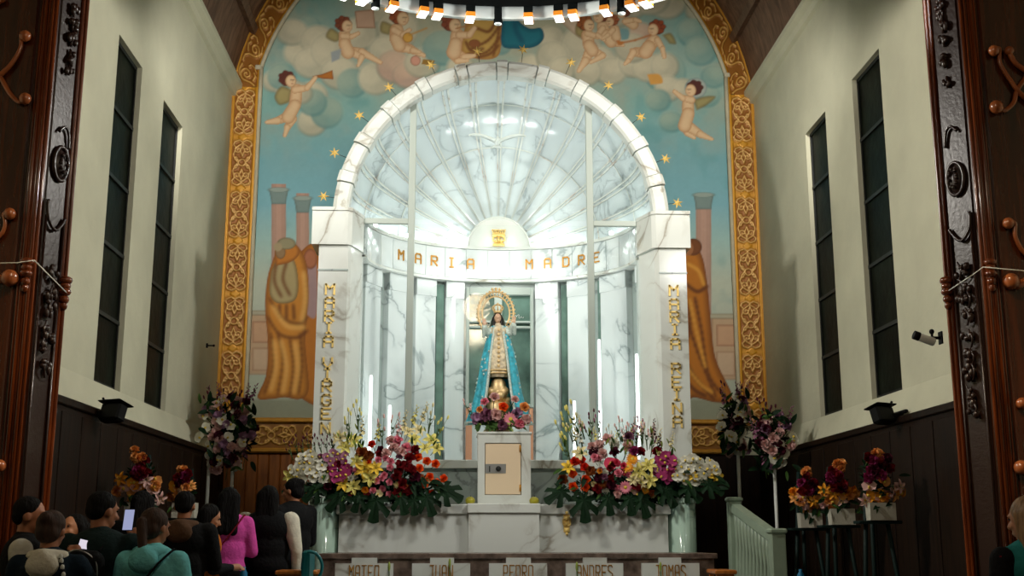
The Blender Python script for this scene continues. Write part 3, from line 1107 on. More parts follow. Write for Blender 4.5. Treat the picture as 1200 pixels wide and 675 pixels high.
    # right group
    cherub((688, 30), 8, 1, [(688, 42), (690, 54), (694, 60)], [7, 7, 7.5],
           [([(688, 40), (700, 44), (708, 36)], [4, 3.2, 2.4]), ([(692, 58), (686, 72), (678, 84)], [6.5, 5, 2.5]), ([(694, 60), (706, 66), (692, 74)], [5.5, 4, 2.2])],
           wings=[[(684, 36), (676, 28), (674, 40), (682, 46)]], hairc=G(150, 84, 34))
    cherub((703, 20), 8, -1, [(706, 32), (710, 42), (716, 50)], [7, 7, 7], [([(706, 34), (700, 42), (708, 48)], [4, 3, 2]), ([(714, 50), (724, 52), (730, 54)], [5, 4, 2])], hairc=G(130, 66, 30))
    cherub((716, 26), 6, -1, [(720, 36), (722, 44)], [6, 6], [([(718, 36), (712, 42), (706, 46)], [3.5, 3, 2])], hairc=G(160, 90, 50))
    cherub((730, 16), 6, -1, [(734, 26), (742, 30)], [5, 6], [([(732, 26), (744, 24), (750, 26)], [3.5, 3, 2])], hairc=G(120, 66, 40))
    p.poly(spl([(726, 34), (736, 36), (736, 46), (728, 48)]), G(118, 156, 156), soft=2)
    cherub((767, 35), 8, -1, [(766, 48), (760, 56), (756, 62)], [7, 8, 8],
           [([(770, 48), (776, 58), (778, 68)], [4, 3.4, 2.4]), ([(758, 62), (744, 62), (740, 60)], [7, 5.5, 3]), ([(742, 62), (736, 72), (732, 76)], [4.5, 3.2, 2])],
           wings=[[(776, 42), (786, 40), (792, 52), (784, 52)]], hairc=G(142, 66, 30))
    p.stroke([(725, 52), (744, 48), (762, 42)], 1.3, G(180, 110, 50), .9)
    p.poly([(722, 48), (732, 50), (728, 54), (724, 54)], G(190, 120, 56))
    p.poly(spl([(758, 88), (772, 88), (776, 98), (762, 100)]), G(206, 150, 70), soft=2)
    # right cherub in the sky
    p.ellipse(815, 104, 13, 12, G(170, 176, 166), rim=G(120, 140, 136))
    cherub((811, 106), 8, -1, [(806, 122), (806, 134), (802, 148)], [7, 7.5, 8],
           [([(810, 118), (800, 116), (790, 108)], [4.5, 3.6, 2.4]), ([(802, 148), (806, 156), (813, 162)], [6.5, 5, 2.4]), ([(808, 150), (820, 158), (834, 164)], [6.5, 4.5, 2])],
           wings=[[(812, 118), (824, 114), (838, 114), (828, 124), (816, 130)]], hairc=G(78, 36, 26))
    # overall craquelure-like mottling of the old paint
    mot = .5 + .5 * (vnoise(U, V, 5, 21) * .5 + vnoise(U, V, 2.2, 22) * .5)
    p.C *= (.98 + .16 * mot)[..., None]
    # keep only what lies inside the border
    Xc, Zc = Xg[:-1, :-1], Zg[:-1, :-1]
    inside = (np.abs(Xc) < xin) & ((Zc < zsh) | (np.hypot(Xc, Zc - cz_in) < R_in))
    Pm = np.stack([Xg, 0 * Xg - .03, Zg - zs[0]], -1)
    o = npmesh('mural', Pm, M['mural'], p.C, inside, smooth=False)
    o.location = (XC, YB, zs[0])
    tag(o, 'faded mural of cherubs, clouds, columns and orange-robed figures on the end wall', 'mural')
    # canvas thickness behind the paint
    poly = [(-xin, 0), (xin, 0), (xin, zsh - zs[0])]
    for i in range(1, 40):
        a = aI0 + (math.pi - 2 * aI0) * i / 40
        poly.append((R_in * math.cos(a), cz_in + R_in * math.sin(a) - zs[0]))
    poly.append((-xin, zsh - zs[0]))
    MB().prism([(x * .999, z) for x, z in poly], -.028, .04, axis='y').build('mural_ground', M['plaster'], o)


paint_mural()

# ================================================================ THE MARBLE NICHE
YN = 14.3                                    # plane of the glass screen
XN = at(588, 400, YN).x
NA_, NB_ = (at(755, 400, YN).x - at(421, 400, YN).x) / 2, 1.45
ZL = at(588, 540, 14.2).z                     # ledge on which the pilasters stand
ZM = at(588, 591, 13.1).z                     # altar (mensa) top
ZFB = at(588, 331, YN + NB_).z                # frieze bottom
ZFT = at(588, 292, YN + NB_).z                # frieze top
print('NICHE', XN, NA_, ZL, ZM, ZFB, ZFT)


def EP(phi, off=0.0, z=0.0):
    return Vector(((NA_ + off) * math.cos(phi), (NB_ + off) * math.sin(phi), z))


def cslab(p0, p1, o0, o1, z0, z1, n=8, mb=None, bow=0.0):
    """slab bent along the niche: from angle p0 to p1, thickness between offsets o0 and o1"""
    mb = mb or MB()
    rows = []
    for i in range(n + 1):
        ph = p0 + (p1 - p0) * i / n
        t = 2 * i / n - 1
        oi = o0 - bow * (1 - t * t)
        a, b, c, d = EP(ph, oi, z0), EP(ph, oi, z1), EP(ph, o1, z1), EP(ph, o1, z0)
        rows.append([a, b, c, d])
    mb.grid(rows, closed=True, smooth=False)
    o = len(mb.v) - len(rows) * 4
    e = o + n * 4
    mb.f += [(o, o + 1, o + 2, o + 3), (e + 3, e + 2, e + 1, e)]
    mb.sm += [False] * 2
    mb.mi += [0] * 2
    return mb


def phi_of(px, py=400, off=0.0):
    """niche angle seen at a picture column (far wall of the niche)"""
    lo, hi = 0.03, math.pi - 0.03
    best = None
    for i in range(400):
        ph = lo + (hi - lo) * i / 399
        P = EP(ph, off)
        x, _ = proj([P.x + XN, P.y + YN, ZL + 1.5])
        if best is None or abs(x - px) < best[0]:
            best = (abs(x - px), ph)
    return best[1]


niche = empty('marble_niche', (XN, YN, 0), 'tall half-round white marble niche with ribbed shell dome housing the statue', 'niche')
cslab(.0, math.pi, .10, .16, ZL, ZFT, 48).build('back_wall', M['marble_grey'], niche)
# pilasters bent to the curve: (left px, right px)
for (a, b) in ((428, 446), (455, 478), (487, 511), (522, 544), (627, 654), (665, 690), (704, 734), (746, 760)):
    p1, p0 = phi_of(a), phi_of(b)
    mb = cslab(p0, p1, .015, .11, ZL, ZFB - .02, 6, bow=.012)
    pil = mb.build('pilaster', M['marble_niche'], niche)
    cslab(p0 + .0, p1 - .0, -.005, .11, ZFB - .24, ZFB - .015, 6).build('pilaster_cap', M['marble_niche'], pil)
    cslab(p0 + .0, p1 - .0, -.005, .11, ZL, ZL + .2, 6).build('pilaster_base', M['marble_niche'], pil)
# dark glazed slots
for (a, b) in ((513, 521), (656, 664), (698, 703), (479, 482)):
    p1, p0 = phi_of(a), phi_of(b)
    cslab(p0, p1, .05, .10, ZL, ZFB - .06, 3).build('glazed_slot', M['back_pane'], niche)
# frieze drum with its slabs
fz = cslab(.0, math.pi, -.05, .12, ZFB, ZFT, 64).build('frieze', M['marble_niche'], niche)
for i in range(17):
    a0_ = .06 + (math.pi - .12) * i / 17
    a1_ = .06 + (math.pi - .12) * (i + 1) / 17
    cslab(a0_ + .004, a1_ - .004, -.062, -.05, ZFB + .03, ZFT - .035, 5).build('frieze_slab', M['marble_niche'], fz)
cslab(.0, math.pi, -.085, .12, ZFT - .03, ZFT + .01, 64).build('frieze_cornice', M['marble'], fz)
cslab(.0, math.pi, -.075, .12, ZFB - .012, ZFB + .022, 64).build('frieze_lip', M['marble'], fz)

# ---- stroke lettering
GLY = {
    'M': [[(0, 0), (0, 6), (2, 3.4), (4, 6), (4, 0)]],
    'A': [[(0, 0), (0, 5), (.8, 6), (3.2, 6), (4, 5), (4, 0)], [(0, 2.8), (4, 2.8)]],
    'R': [[(0, 0), (0, 6), (3.2, 6), (4, 5.2), (4, 3.6), (3.2, 2.9), (0, 2.9)], [(1.6, 2.9), (4, 0)]],
    'I': [[(2, 0), (2, 6)], [(1, 0), (3, 0)], [(1, 6), (3, 6)]],
    'V': [[(0, 6), (0, 3), (2, 0), (4, 3), (4, 6)]],
    'G': [[(4, 5), (3.2, 6), (.8, 6), (0, 5), (0, 1), (.8, 0), (3.2, 0), (4, 1), (4, 2.8), (2.2, 2.8)]],
    'E': [[(4, 0), (0, 0), (0, 6), (4, 6)], [(0, 3), (3, 3)]],
    'N': [[(0, 0), (0, 6), (4, 0), (4, 6)]],
    'D': [[(0, 0), (0, 6), (3, 6), (4, 5), (4, 1), (3, 0), (0, 0)]],
    'T': [[(2, 0), (2, 6)], [(0, 6), (4, 6)]],
    'O': [[(.6, 0), (0, .6), (0, 5.4), (.6, 6), (3.4, 6), (4, 5.4), (4, .6), (3.4, 0), (.6, 0)]],
    'J': [[(.4, 6), (4, 6)], [(3, 6), (3, 1), (2.2, 0), (.8, 0), (0, 1)]],
    'U': [[(0, 6), (0, .8), (.8, 0), (3.2, 0), (4, .8), (4, 6)]],
    'P': [[(0, 0), (0, 6), (3.2, 6), (4, 5.2), (4, 3.5), (3.2, 2.7), (0, 2.7)]],
    'S': [[(4, 5.2), (3.2, 6), (.8, 6), (0, 5.2), (0, 3.8), (4, 2.3), (4, .8), (3.2, 0), (.8, 0), (0, .8)]],
}


def glyph(mb, ch, h, w, th, depth, Mx=None):
    """letter in the XZ plane centred on x, base z=0, standing proud towards -Y"""
    Mx = Mx or Matrix.Identity(4)
    for st in GLY[ch]:
        for (x0, y0), (x1, y1) in zip(st[:-1], st[1:]):
            a = Vector(((x0 / 4 - .5) * w, 0, y0 / 6 * h))
            b = Vector(((x1 / 4 - .5) * w, 0, y1 / 6 * h))
            d = b - a
            ln = d.length
            ang = math.atan2(d.z, d.x)
            m = Mx @ Matrix.Translation(a) @ Matrix.Rotation(-ang, 4, 'Y')
            mb.box(-th * .45, ln + th * .45, -depth, 0, -th / 2, th / 2, M=m)
    return mb


def zon(py):
    return at(588, py, YN + NB_).z


for word, pxs in (('MARIA', (463.5, 484, 504, 526, 549)), ('MADRE', (622, 644, 667, 686, 705))):
    mb = MB()
    for ch, px in zip(word, pxs):
        ph = phi_of(px)
        zm = (ZFB + ZFT) / 2
        P = EP(ph, -.066, zm - .065)
        nx = Vector((math.cos(ph) / NA_, math.sin(ph) / NB_, 0)).normalized()
        R = Matrix.Rotation(math.atan2(nx.y, nx.x) - math.pi / 2, 4, 'Z')
        glyph(mb, ch, .125, .085, .018, .012, Matrix.Translation(P) @ R)
    mb.build('gold_lettering', M['oldgold'], niche, label='gold word ' + word)

# ---- shell dome: ribs fan out from the hub at the back
YAR = YN - .21
_l, _r, _t = at(389, 252, YAR), at(785, 252, YAR), at(587, 70, YAR)
XAc = (_l.x + _r.x) / 2
_w, _h = (_r.x - _l.x) / 2, _t.z - (_l.z + _r.z) / 2
Ro = (_w * _w + _h * _h) / (2 * _h)
ZAc = _t.z - Ro
print('ARCH', Ro, _w, _h, ZAc, ZFT, NA_)
Ri = Ro - .20
Rd = Ri + .015
Rz = ZAc + Rd - ZFT
Bd = NB_ + .05
def DP(s, ph, off=0.0):
    """s=0 at the back pole, 1 at the arch opening; ph 0..pi over the half circle"""
    r = (Rd + off) * math.sin(s * math.pi / 2)
    return Vector((XAc * s - XN * s + r * math.cos(ph), (Bd + off) * math.cos(s * math.pi / 2), ZFT + r * math.sin(ph) * (Rz / Rd)))


s_hub = .19
s_in = .145
dome = MB()
NF = 16
for k in range(NF):
    a, b = math.pi * k / NF, math.pi * (k + 1) / NF
    rows = []
    for i in range(15):
        s_ = s_in + (1.0 - s_in) * i / 14
        rows.append([DP(s_, a + (b - a) * j / 4, .0 + .03 * math.sin(math.pi * j / 4) * s_) for j in range(5)])
    dome.grid(rows)
dm = dome.build('shell_dome', M['marble_dome'], niche)
for k in range(1, NF):
    a = math.pi * k / NF
    for dl in (-.020, .020):
        rows = []
        for i in range(15):
            s_ = s_in + (1.0 - s_in) * i / 14
            c_, w_ = a + dl * (.6 + .4 * s_), .0065
            rows.append([DP(s_, c_ - w_, .0), DP(s_, c_ - w_, -.016), DP(s_, c_ + w_, -.016), DP(s_, c_ + w_, .0)])
        MB().grid(rows, smooth=False).build('dome_rib', M['marble_rib'], dm)
for s_ in (.50, .76):
    rows = []
    for j in range(73):
        a = math.pi * j / 72
        rows.append([DP(s_ - .0025, a, .0), DP(s_ - .0025, a, -.006), DP(s_ + .0025, a, -.006), DP(s_ + .0025, a, .0)])
    MB().grid(rows, smooth=False).build('dome_joint', M['marble_rib'], dm)
# hub half-disc with the gold crest
Rh = .425
yh = DP(s_hub, math.pi / 2).y - .06
hub = MB()
pts = [(Rh * math.cos(math.pi * i / 28), ZFT + Rh * math.sin(math.pi * i / 28)) for i in range(29)]
hub.prism(pts, yh - .03, yh + .1, axis='y')
hb = hub.build('shell_hub', M['marble'], niche)
mb = MB()
mb.tube([(Rh * math.cos(math.pi * i / 28), yh - .03, ZFT + Rh * math.sin(math.pi * i / 28)) for i in range(29)], .014, 6)
mb.build('hub_rim', M['marble_rib'], hb)
cr = MB()
bz = ZFT + .01
yc = yh - .04
cr.box(-.08, .08, yc - .05, yc + .01, bz, bz + .03, bev=.005)
for i in range(7):
    x = -.085 + .17 * i / 6
    cr.tube([(x * .7, yc - .02, bz + .15), (x, yc - .02, bz + .21)], .010, 6)
    cr.ball((x, yc - .02, bz + .225), .013, 8, 6)
cr.box(-.09, .09, yc - .045, yc, bz + .14, bz + .165, bev=.005)
for sx in (-1, 1):
    cr.tube(spl([(sx * .02, yc - .02, bz + .14), (sx * .075, yc - .03, bz + .12), (sx * .07, yc - .03, bz + .07), (sx * .02, yc - .02, bz + .06), (sx * .06, yc - .03, bz + .03)]), .013, 6)
    cr.tube(spl([(sx * .06, yc - .03, bz + .03), (sx * .03, yc - .03, bz + .05), (sx * .035, yc - .03, bz + .1)]), .01, 6)
cr.tube([(0, yc - .02, bz + .03), (0, yc - .02, bz + .14)], .014, 6)
cr.build('crest', M['gold'], hb, label='gold crowned monogram')

# ---- predella and ledge
for nm, (x0, x1, y0, y1, z0, z1), mt in (
        ('niche_ledge', (-2.02, 2.02, -.28, .02, ZL - .10, ZL), 'marble'),
        ('niche_floor', (-2.0, 2.0, .02, 1.75, ZL - .10, ZL - .005), 'marble_niche'),
        ('predella', (-1.98, 1.98, -.2, 1.6, .3, ZL - .10), 'marble_grey')):
    MB().box(x0, x1, y0, y1, z0, z1, bev=.008).build(nm, M[mt], niche)
for sx in (-1, 1):
    for q in range(3):
        x = sx * (.42 + q * .52)
        MB().box(x - .22, x + .22, -.225, -.195, ZM + .03, ZL - .14, bev=.008).build('predella_panel', M['marble_grey'], niche)

# ---- window behind the statue
YW = YN + NB_ - .02
wx0, wx1 = at(546, 400, YW).x - XN, at(625, 400, YW).x - XN
wz0, wz1 = at(585, 478, YW).z, at(585, 338, YW).z
win = MB()
yy = NB_ - .04
def fbox(mb, x0, x1, z0, z1, d=.05):
    mb.box(x0, x1, yy - d, yy + .06, z0, z1, bev=.006)
fr = MB()
fbox(fr, wx0, wx0 + .045, wz0, wz1)
fbox(fr, wx1 - .045, wx1, wz0, wz1)
fbox(fr, wx0 + .045, wx1 - .045, wz1 - .10, wz1)
fbox(fr, wx0 + .045, wx1 - .045, wz0, wz0 + .05)
zt = at(585, 378, YW).z
fbox(fr, wx0 + .045, wx1 - .045, zt - .012, zt + .014)
fbox(fr, wx0 + .045, wx1 - .045, zt - .085, zt - .058)
wf = fr.build('niche_window', M['frame_white'], niche)
MB().box(wx0 + .04, wx1 - .04, yy + .03, yy + .045, wz0 + .04, wz1 - .09).build('window_pane', M['back_pane'], wf)
MB().box(-.055, .05, yy - .03, yy + .03, zt + .02, wz1 - .1, bev=.005).build('centre_bar', M['frame_white'], wf)
MB().box(wx0 - .06, wx1 + .06, yy + .06, yy + .12, ZL, ZFB).build('window_wall', M['marble_niche'], niche)
sc = MB()
for x0 in (wx0 + .07, .14):
    pts = []
    for i in range(40):
        t = i / 39
        pts.append((x0 + .2 * t + .008 * math.sin(t * 40), yy + .022, zt + .085 + .018 * math.sin(t * 31) + .012 * math.sin(t * 13)))
    sc.tube(pts, .0035, 5)
sc.build('window_script', M['script'], wf, label='faint white handwriting on the glass')
sal = MB().box(wx0 + .005, wx0 + .09, yy - .05, yy + .02, ZL, wz0 - .01, bev=.006)
sal.box(wx1 - .06, wx1 - .01, yy - .05, yy + .02, ZL, wz0 - .01, bev=.006)
sal.build('lower_frame', M['salmon'], niche, label='salmon wooden posts below the window')

# ---- altar columns carrying the arch
YA = 13.9
def column(s, lab):
    pa, pb = ((370, 405) if s < 0 else (775, 807))
    ca, cb = ((366, 408) if s < 0 else (768, 808))
    x0, x1 = at(pa, 400, YA).x, at(pb, 400, YA).x
    c0, c1 = at(ca, 268, YA).x, at(cb, 268, YA).x
    cx = (x0 + x1) / 2
    r = empty('altar_column', (cx, YA, ZM), lab, 'column')
    zc0, zc1 = at(588, 289, YA).z - ZM, at(588, 247, YA).z - ZM
    if s < 0:
        foot = [(x0, 0), (x1, 0), (x1 + .03, .05), (x1 + .14, .42), (x1 + .14, .55), (x0, .55)]
        cap = [(c0, 0), (c1, 0), (c1 + .05, .04), (c1 + .16, .40), (c1 + .16, .6), (c0, .6)]
    else:
        foot = [(x0, 0), (x1, 0), (x1, .55), (x0 - .20, .55), (x0 - .20, .42), (x0 - .05, .05)]
        cap = [(c0, 0), (c1, 0), (c1, .6), (c0 - .18, .6), (c0 - .18, .40), (c0 - .05, .04)]
    L = lambda P, e=0: [(x - cx, y - e) for x, y in P]
    MB().prism(L(foot), 0, zc0).build('shaft', M['marble'], r)
    capo = MB().prism(L(cap, .04), zc0, zc1).build('capital', M['marble'], r)
    MB().prism([((x - cx) * 1.015, y - .055) for x, y in cap], zc1 - .03, zc1 + .012).build('capital_cornice', M['marble'], capo)
    MB().prism([((x - cx) * 1.06, y - .05) for x, y in foot], 0, .42).build('column_base', M['marble'], r)
    mb = MB()
    mb.box(x0 - cx - .006, x1 - cx + .006, -.012, .02, zc0 - .32, zc0 - .30)
    mb.build('shaft_joint', M['marble_grey'], r)
    xs = (at(385, 400, YA).x if s < 0 else at(791, 400, YA).x) - cx
    mb = MB()
    if s < 0:
        items = [('M', 341), ('A', 356.5), ('R', 372), ('I', 386), ('A', 402), ('V', 427), ('I', 440), ('R', 454), ('G', 470), ('E', 486), ('N', 503)]
    else:
        items = [('M', 339), ('A', 355), ('R', 370), ('I', 385), ('A', 402), ('R', 431), ('E', 447), ('I', 462), ('N', 478), ('A', 494)]
    for ch, py in items:
        z = at(588, py + 5.6, YA).z - ZM
        glyph(mb, ch, .120, .100, .022, .014, Matrix.Translation((xs, -.002, z)))
    mb.build('gold_lettering', M['gold'], r, label='gold raised words ' + ('MARIA VIRGEN' if s < 0 else 'MARIA REINA'))
    return r


column(-1, 'left white marble column of the altar with gold words MARIA VIRGEN')
column(1, 'right white marble column of the altar with gold words MARIA REINA')

# ---- marble arch over the niche
arch = empty('marble_arch', (XAc, YAR, ZAc), 'thick white marble arch of raised blocks framing the ribbed niche', 'arch')


def arcblock(a0_, a1_, ri, ro, y0, y1, n=5):
    mb = MB()
    rows = []
    for i in range(n + 1):
        a = a0_ + (a1_ - a0_) * i / n
        c, s_ = math.cos(a), math.sin(a)
        rows.append([(ri * c, y0 + .03, ri * s_), ((ri + .03) * c, y0, (ri + .03) * s_), ((ro - .05) * c, y0, (ro - .05) * s_), (ro * c, y0 + .05, ro * s_), (ro * c, y1, ro * s_), (ri * c, y1, ri * s_)])
    mb.grid(rows, smooth=False, closed=True)
    o = len(mb.v) - len(rows) * 6
    e = o + n * 6
    mb.f += [tuple(o + q for q in range(6)), tuple(e + 5 - q for q in range(6))]
    mb.sm += [False] * 2
    mb.mi += [0] * 2
    return mb


arcblock(-.045, math.pi + .045, Ri + .012, Ro - .012, .02, .21, 60).build('arch_ring', M['marble_grey'], arch)
for k in range(12):
    a = math.pi * k / 12
    g = .040
    arcblock(a + g, a + math.pi / 12 - g, Ri, Ro, 0, .19).build('long_block', M['marble'], arch)
for k in range(13):
    a = math.pi * k / 12
    g = .033
    a0_, a1_ = max(a - g, -.05), min(a + g, math.pi + .05)
    arcblock(a0_, a1_, Ri - .012, Ro + .012, -.025, .20, 2).build('key_block', M['marble'], arch)
# ---- gold stars round the arch
star_px = [(379, 230), (392, 179), (421, 135), (456, 102), (505, 76), (560, 60), (613, 58), (669, 73), (713, 100), (751, 137), (780, 186), (794, 238)]
names = ['just above the left capital', 'second above the left capital', 'third above the left capital', 'under the trumpet cherub',
         'under the lute cherub', 'over the golden robe', 'under the teal robe', 'below the kneeling cherub',
         'on its upper right shoulder', 'third above the right capital', 'second above the right capital', 'just above the right capital']
for (px, py), nm in zip(star_px, names):
    P = at(px, py, YAR + .10)
    d = (Vector((XAc, P.y, ZAc)) - P)
    ln = d.length - Ro + .03
    d.normalize()
    o = empty('gold_star', P, 'small gold star beside the marble arch, ' + nm, 'star', 'gold stars round the marble arch')
    mb = MB()
    r0, r1 = .075, .028
    ring = []
    rot = random.Random(px).uniform(0, 1)
    for i in range(12):
        a = math.pi * i / 6 + rot
        ring.append(((r0 if i % 2 == 0 else r1) * math.cos(a), 0, (r0 if i % 2 == 0 else r1) * math.sin(a)))
    vs = ring + [(0, -.03, 0), (0, .012, 0)]
    fs = [(i, (i + 1) % 12, 12) for i in range(12)] + [((i + 1) % 12, i, 13) for i in range(12)]
    mb.add(vs, fs)
    mb.build('star_points', M['gold'], o)
    MB().tube([(0, .0, 0), tuple(d * (ln + .02))], .0035, 6).build('star_stem', M['iron'], o)

# ---- glass screen
YG = YN - .02
scr = empty('glass_screen', (XN, YG, ZL), 'clear glass screen with pale mullions closing the front of the niche', 'screen')
def G_(px, py):
    P = at(px, py, YG)
    return P.x - XN, P.z - ZL
mu = {}
for px in (481.5, 692):
    x, _ = G_(px, 300)
    dx = x + XN - XAc
    top = ZAc + math.sqrt(max(0, (Ri + .03) ** 2 - dx ** 2)) - ZL
    mu[px] = x
    MB().box(x - .042, x + .042, -.03, .03, 0, top, bev=.006).build('mullion', M['moulding' if 0 else 'frame_white'], scr)
zt_ = G_(588, 261)[1]
xl, xr = G_(417, 300)[0], G_(759, 300)[0]
for (a, b) in ((xl, mu[481.5] - .042), (mu[692] + .042, xr)):
    MB().box(a, b, -.03, .03, zt_ - .035, zt_ + .035, bev=.006).build('transom', M['frame_white'], scr)
for x in (xl, xr):
    MB().box(x - .05, x + .05, -.03, .03, 0, zt_ + .035, bev=.006).build('jamb', M['frame_white'], scr)
xm0, xm1 = mu[481.5], mu[692]
for (a, b) in ((xl + .05, xm0 - .042), (xm0 + .042, xm1 - .042), (xm1 + .042, xr - .05)):
    MB().box(a, b, -.006, .006, .0, zt_ - .035).build('glass_pane', M['pane'], scr)
for (a, b) in ((xl + .02, xm0 - .042), (xm0 + .042, xm1 - .042), (xm1 + .042, xr - .02)):
    pts = [(a, zt_ + .035), (b, zt_ + .035)]
    n = 16
    for i in range(n + 1):
        x = b + (a - b) * i / n
        dx = x + XN - XAc
        pts.append((x, ZAc + math.sqrt(max(0, (Ri + .02) ** 2 - dx ** 2)) - ZL))
    MB().prism(pts, -.006, .006, axis='y').build('glass_pane', M['pane'], scr)

# ---- bulbs on the frieze
bulb_px = [(438, 'left end'), (456, 'left end, second'), (476, 'beside the left mullion'), (506, 'right of the left mullion'), (541, 'left of the hub'), (573, 'at the left foot of the crest'),
           (598, 'at the right foot of the crest'), (630, 'right of the hub'), (662, 'left of the right mullion'), (718, 'right of the right mullion'), (740, 'right end')]
for i, (px, nm) in enumerate(bulb_px):
    ph = phi_of(px, off=-.05)
    P = EP(ph, -.035, ZFT + .055)
    o = empty('light_bulb', (P.x + XN, P.y + YN, P.z), 'glowing round bulb on top of the niche frieze, ' + nm, 'light bulb', 'bulbs on the niche frieze')
    MB().ball((0, 0, 0), .030, 12, 8).build('glass_globe', M['bulb'], o)
    MB().lathe([(.018, -.045), (.018, -.02), (.012, -.015)], n=10).build('socket', M['white'], o)
    l = lamp('bulb_light', 'POINT', (0, -.06, .03), .5, (.97, 1, .99), .03)
    l.parent = o

# ---- glowing tubes added in place of light streaks reflected in the niche
for px, y0, y1, nm in ((435, 440, 520, 'at the far left of the niche'), (457, 475, 525, 'left, behind the flowers'), (673, 470, 520, 'right, behind the flowers'), (702, 398, 520, 'right of the right mullion'), (746, 415, 520, 'at the far right of the niche')):
    Yt = YN + .30 if px in (435, 746) else YN + .5
    P = at(px, y0, Yt)
    h = P.z - ZL
    r = empty('led_tube_lamp', (P.x, P.y, ZL), 'upright white LED tube lamp standing in the niche, ' + nm, 'lamp', 'LED tube lamps inside the niche')
    MB().lathe([(.016, .03), (.02, .04), (.02, h - .02), (.016, h)], n=12).build('tube', M['led'], r)
    MB().lathe([(.05, 0), (.05, .015), (.022, .03), (.022, .05)], n=16).build('lamp_foot', M['white'], r)

# ---- dove hanging under the dome
P = at(583, 162, YN + .55)
r = empty('dove', P, 'white dove figure with outstretched wings hanging under the ribbed dome', 'dove')
mb = MB()
rows = []
pro = [(-.15, .004), (-.13, .014), (-.10, .026), (-.04, .040), (.03, .042), (.09, .03), (.14, .014), (.2, .004)]
for y, rr in pro:
    rows.append([(rr * math.cos(2 * math.pi * k / 12), y, -.05 + rr * .9 * math.sin(2 * math.pi * k / 12) + y * .1) for k in range(12)])
mb.grid(rows, closed=True)
mb.ball((0, -.155, -.055), (.024, .03, .024), 10, 8)
mb.tube([(0, -.18, -.06), (0, -.205, -.072)], [.008, .001], 6)
for s_ in (-1, 1):                                      # fanned tail
    pass
tl = [(-.03, .15, -.04), (.03, .15, -.04), (.075, .27, -.03), (0, .29, -.03), (-.075, .27, -.03)]
mb.add(tl + [(x, y, z - .01) for x, y, z in tl], [(0, 1, 2, 3, 4), (9, 8, 7, 6, 5)] + [(i, (i + 1) % 5, (i + 1) % 5 + 5, i + 5) for i in range(5)])
mb.build('body', M['white'], r)
for s_ in (-1, 1):
    rows = []
    for i in range(13):
        t = i / 12
        x = s_ * (.02 + .36 * t)
        z = -.03 + .11 * math.sin(t * 1.7) - .02 * t
        ch = .11 * (1 - t) ** .55 + .012
        rg = .010 * (1 - t) + .003
        yc_ = .01 - .02 * t + .05 * t * t
        rows.append([(x, yc_ - ch * .5, z), (x, yc_, z + rg), (x, yc_ + ch * (.6 + .12 * (i % 2)), z - .015), (x, yc_, z - rg)])
    MB().grid(rows, closed=True).build('wing', M['white'], r)
MB().tube([(0, 0, -.02), (0, .02, .9)], .002, 5).build('hanging_wire', M['steel'], r)

# ================================================================ ALTAR
YM = 13.05
mx0, mx1 = at(397, 620, YM).x, at(783, 620, YM).x
alt = empty('marble_altar', ((mx0 + mx1) / 2, YM, .3), 'long white veined marble altar counter below the niche with a projecting centre block', 'altar')
ax = (mx0 + mx1) / 2
MB().box(mx0 - ax, mx1 - ax, 0, 1.0, 0, ZM - .3 - .11).build('altar_front', M['marble'], alt)
MB().box(mx0 - ax - .03, mx1 - ax + .03, -.03, 1.06, ZM - .3 - .11, ZM - .3, bev=.01).build('altar_slab', M['marble'], alt)
b0, b1 = at(549, 620, YM - .12).x - ax, at(632, 620, YM - .12).x - ax
MB().box(b0, b1, -.12, .3, 0, ZM - .3 - .10).build('centre_block', M['marble'], alt)
MB().box(b0 - .015, b1 + .015, -.145, .3, ZM - .3 - .10, ZM - .3 + .004, bev=.008).build('centre_slab', M['marble'], alt)
# gold fitting on the front
P = at(664, 613, YM)
em = MB()
x, z = P.x - ax, P.z - .3
em.box(x - .035, x + .035, -.012, 0, z - .1, z + .1, bev=.008)
for zz, rr in ((z + .11, .022), (z + .05, .026), (z - .01, .024), (z - .075, .03), (z - .115, .018)):
    em.ball((x, -.02, zz), (rr, .02, rr), 10, 6)
for s_ in (-1, 1):
    em.tube(spl([(x, -.02, z + .06), (x + s_ * .04, -.02, z + .04), (x + s_ * .035, -.02, z - .02), (x, -.02, z - .03)]), .006, 6)
em.build('gold_escutcheon', M['gold'], alt, label='small ornate gold fitting on the altar front')

# fluted curved end pieces of pale green marble / glass
def fluted_end(pa, pb, ytop, lab, mt, s):
    x0, x1 = at(pa, 620, YM).x, at(pb, 620, YM).x
    cx, w_ = (x0 + x1) / 2, (x1 - x0) / 2
    zt2 = at(pa, ytop, YM).z
    r = empty('fluted_pedestal', (cx, YM + .2, .3), lab, 'pedestal')
    poly = []
    N = 28
    for i in range(N + 1):
        a = math.pi + math.pi * i / N
        fl = 1 - .03 * abs(math.sin(i * math.pi / 2))
        poly.append((w_ * math.cos(a) * fl, .3 * math.sin(a) * fl))
    poly += [(w_, .5), (-w_, .5)]
    MB().prism(poly, .08, zt2 - .3 - .05, smooth=True).build('fluted_shaft', mt, r)
    P2 = [(x * 1.05, y * 1.05) for x, y in poly]
    MB().prism(P2, zt2 - .3 - .05, zt2 - .3).build('pedestal_cap', mt, r)
    MB().prism(P2, 0, .08).build('pedestal_foot', mt, r)


fluted_end(360, 396, 584, 'curved fluted pale green pedestal at the left end of the altar', M['marble_green'], -1)
fluted_end(784, 819, 584, 'curved fluted pale green pedestal at the right end of the altar', M['marble_green'], 1)

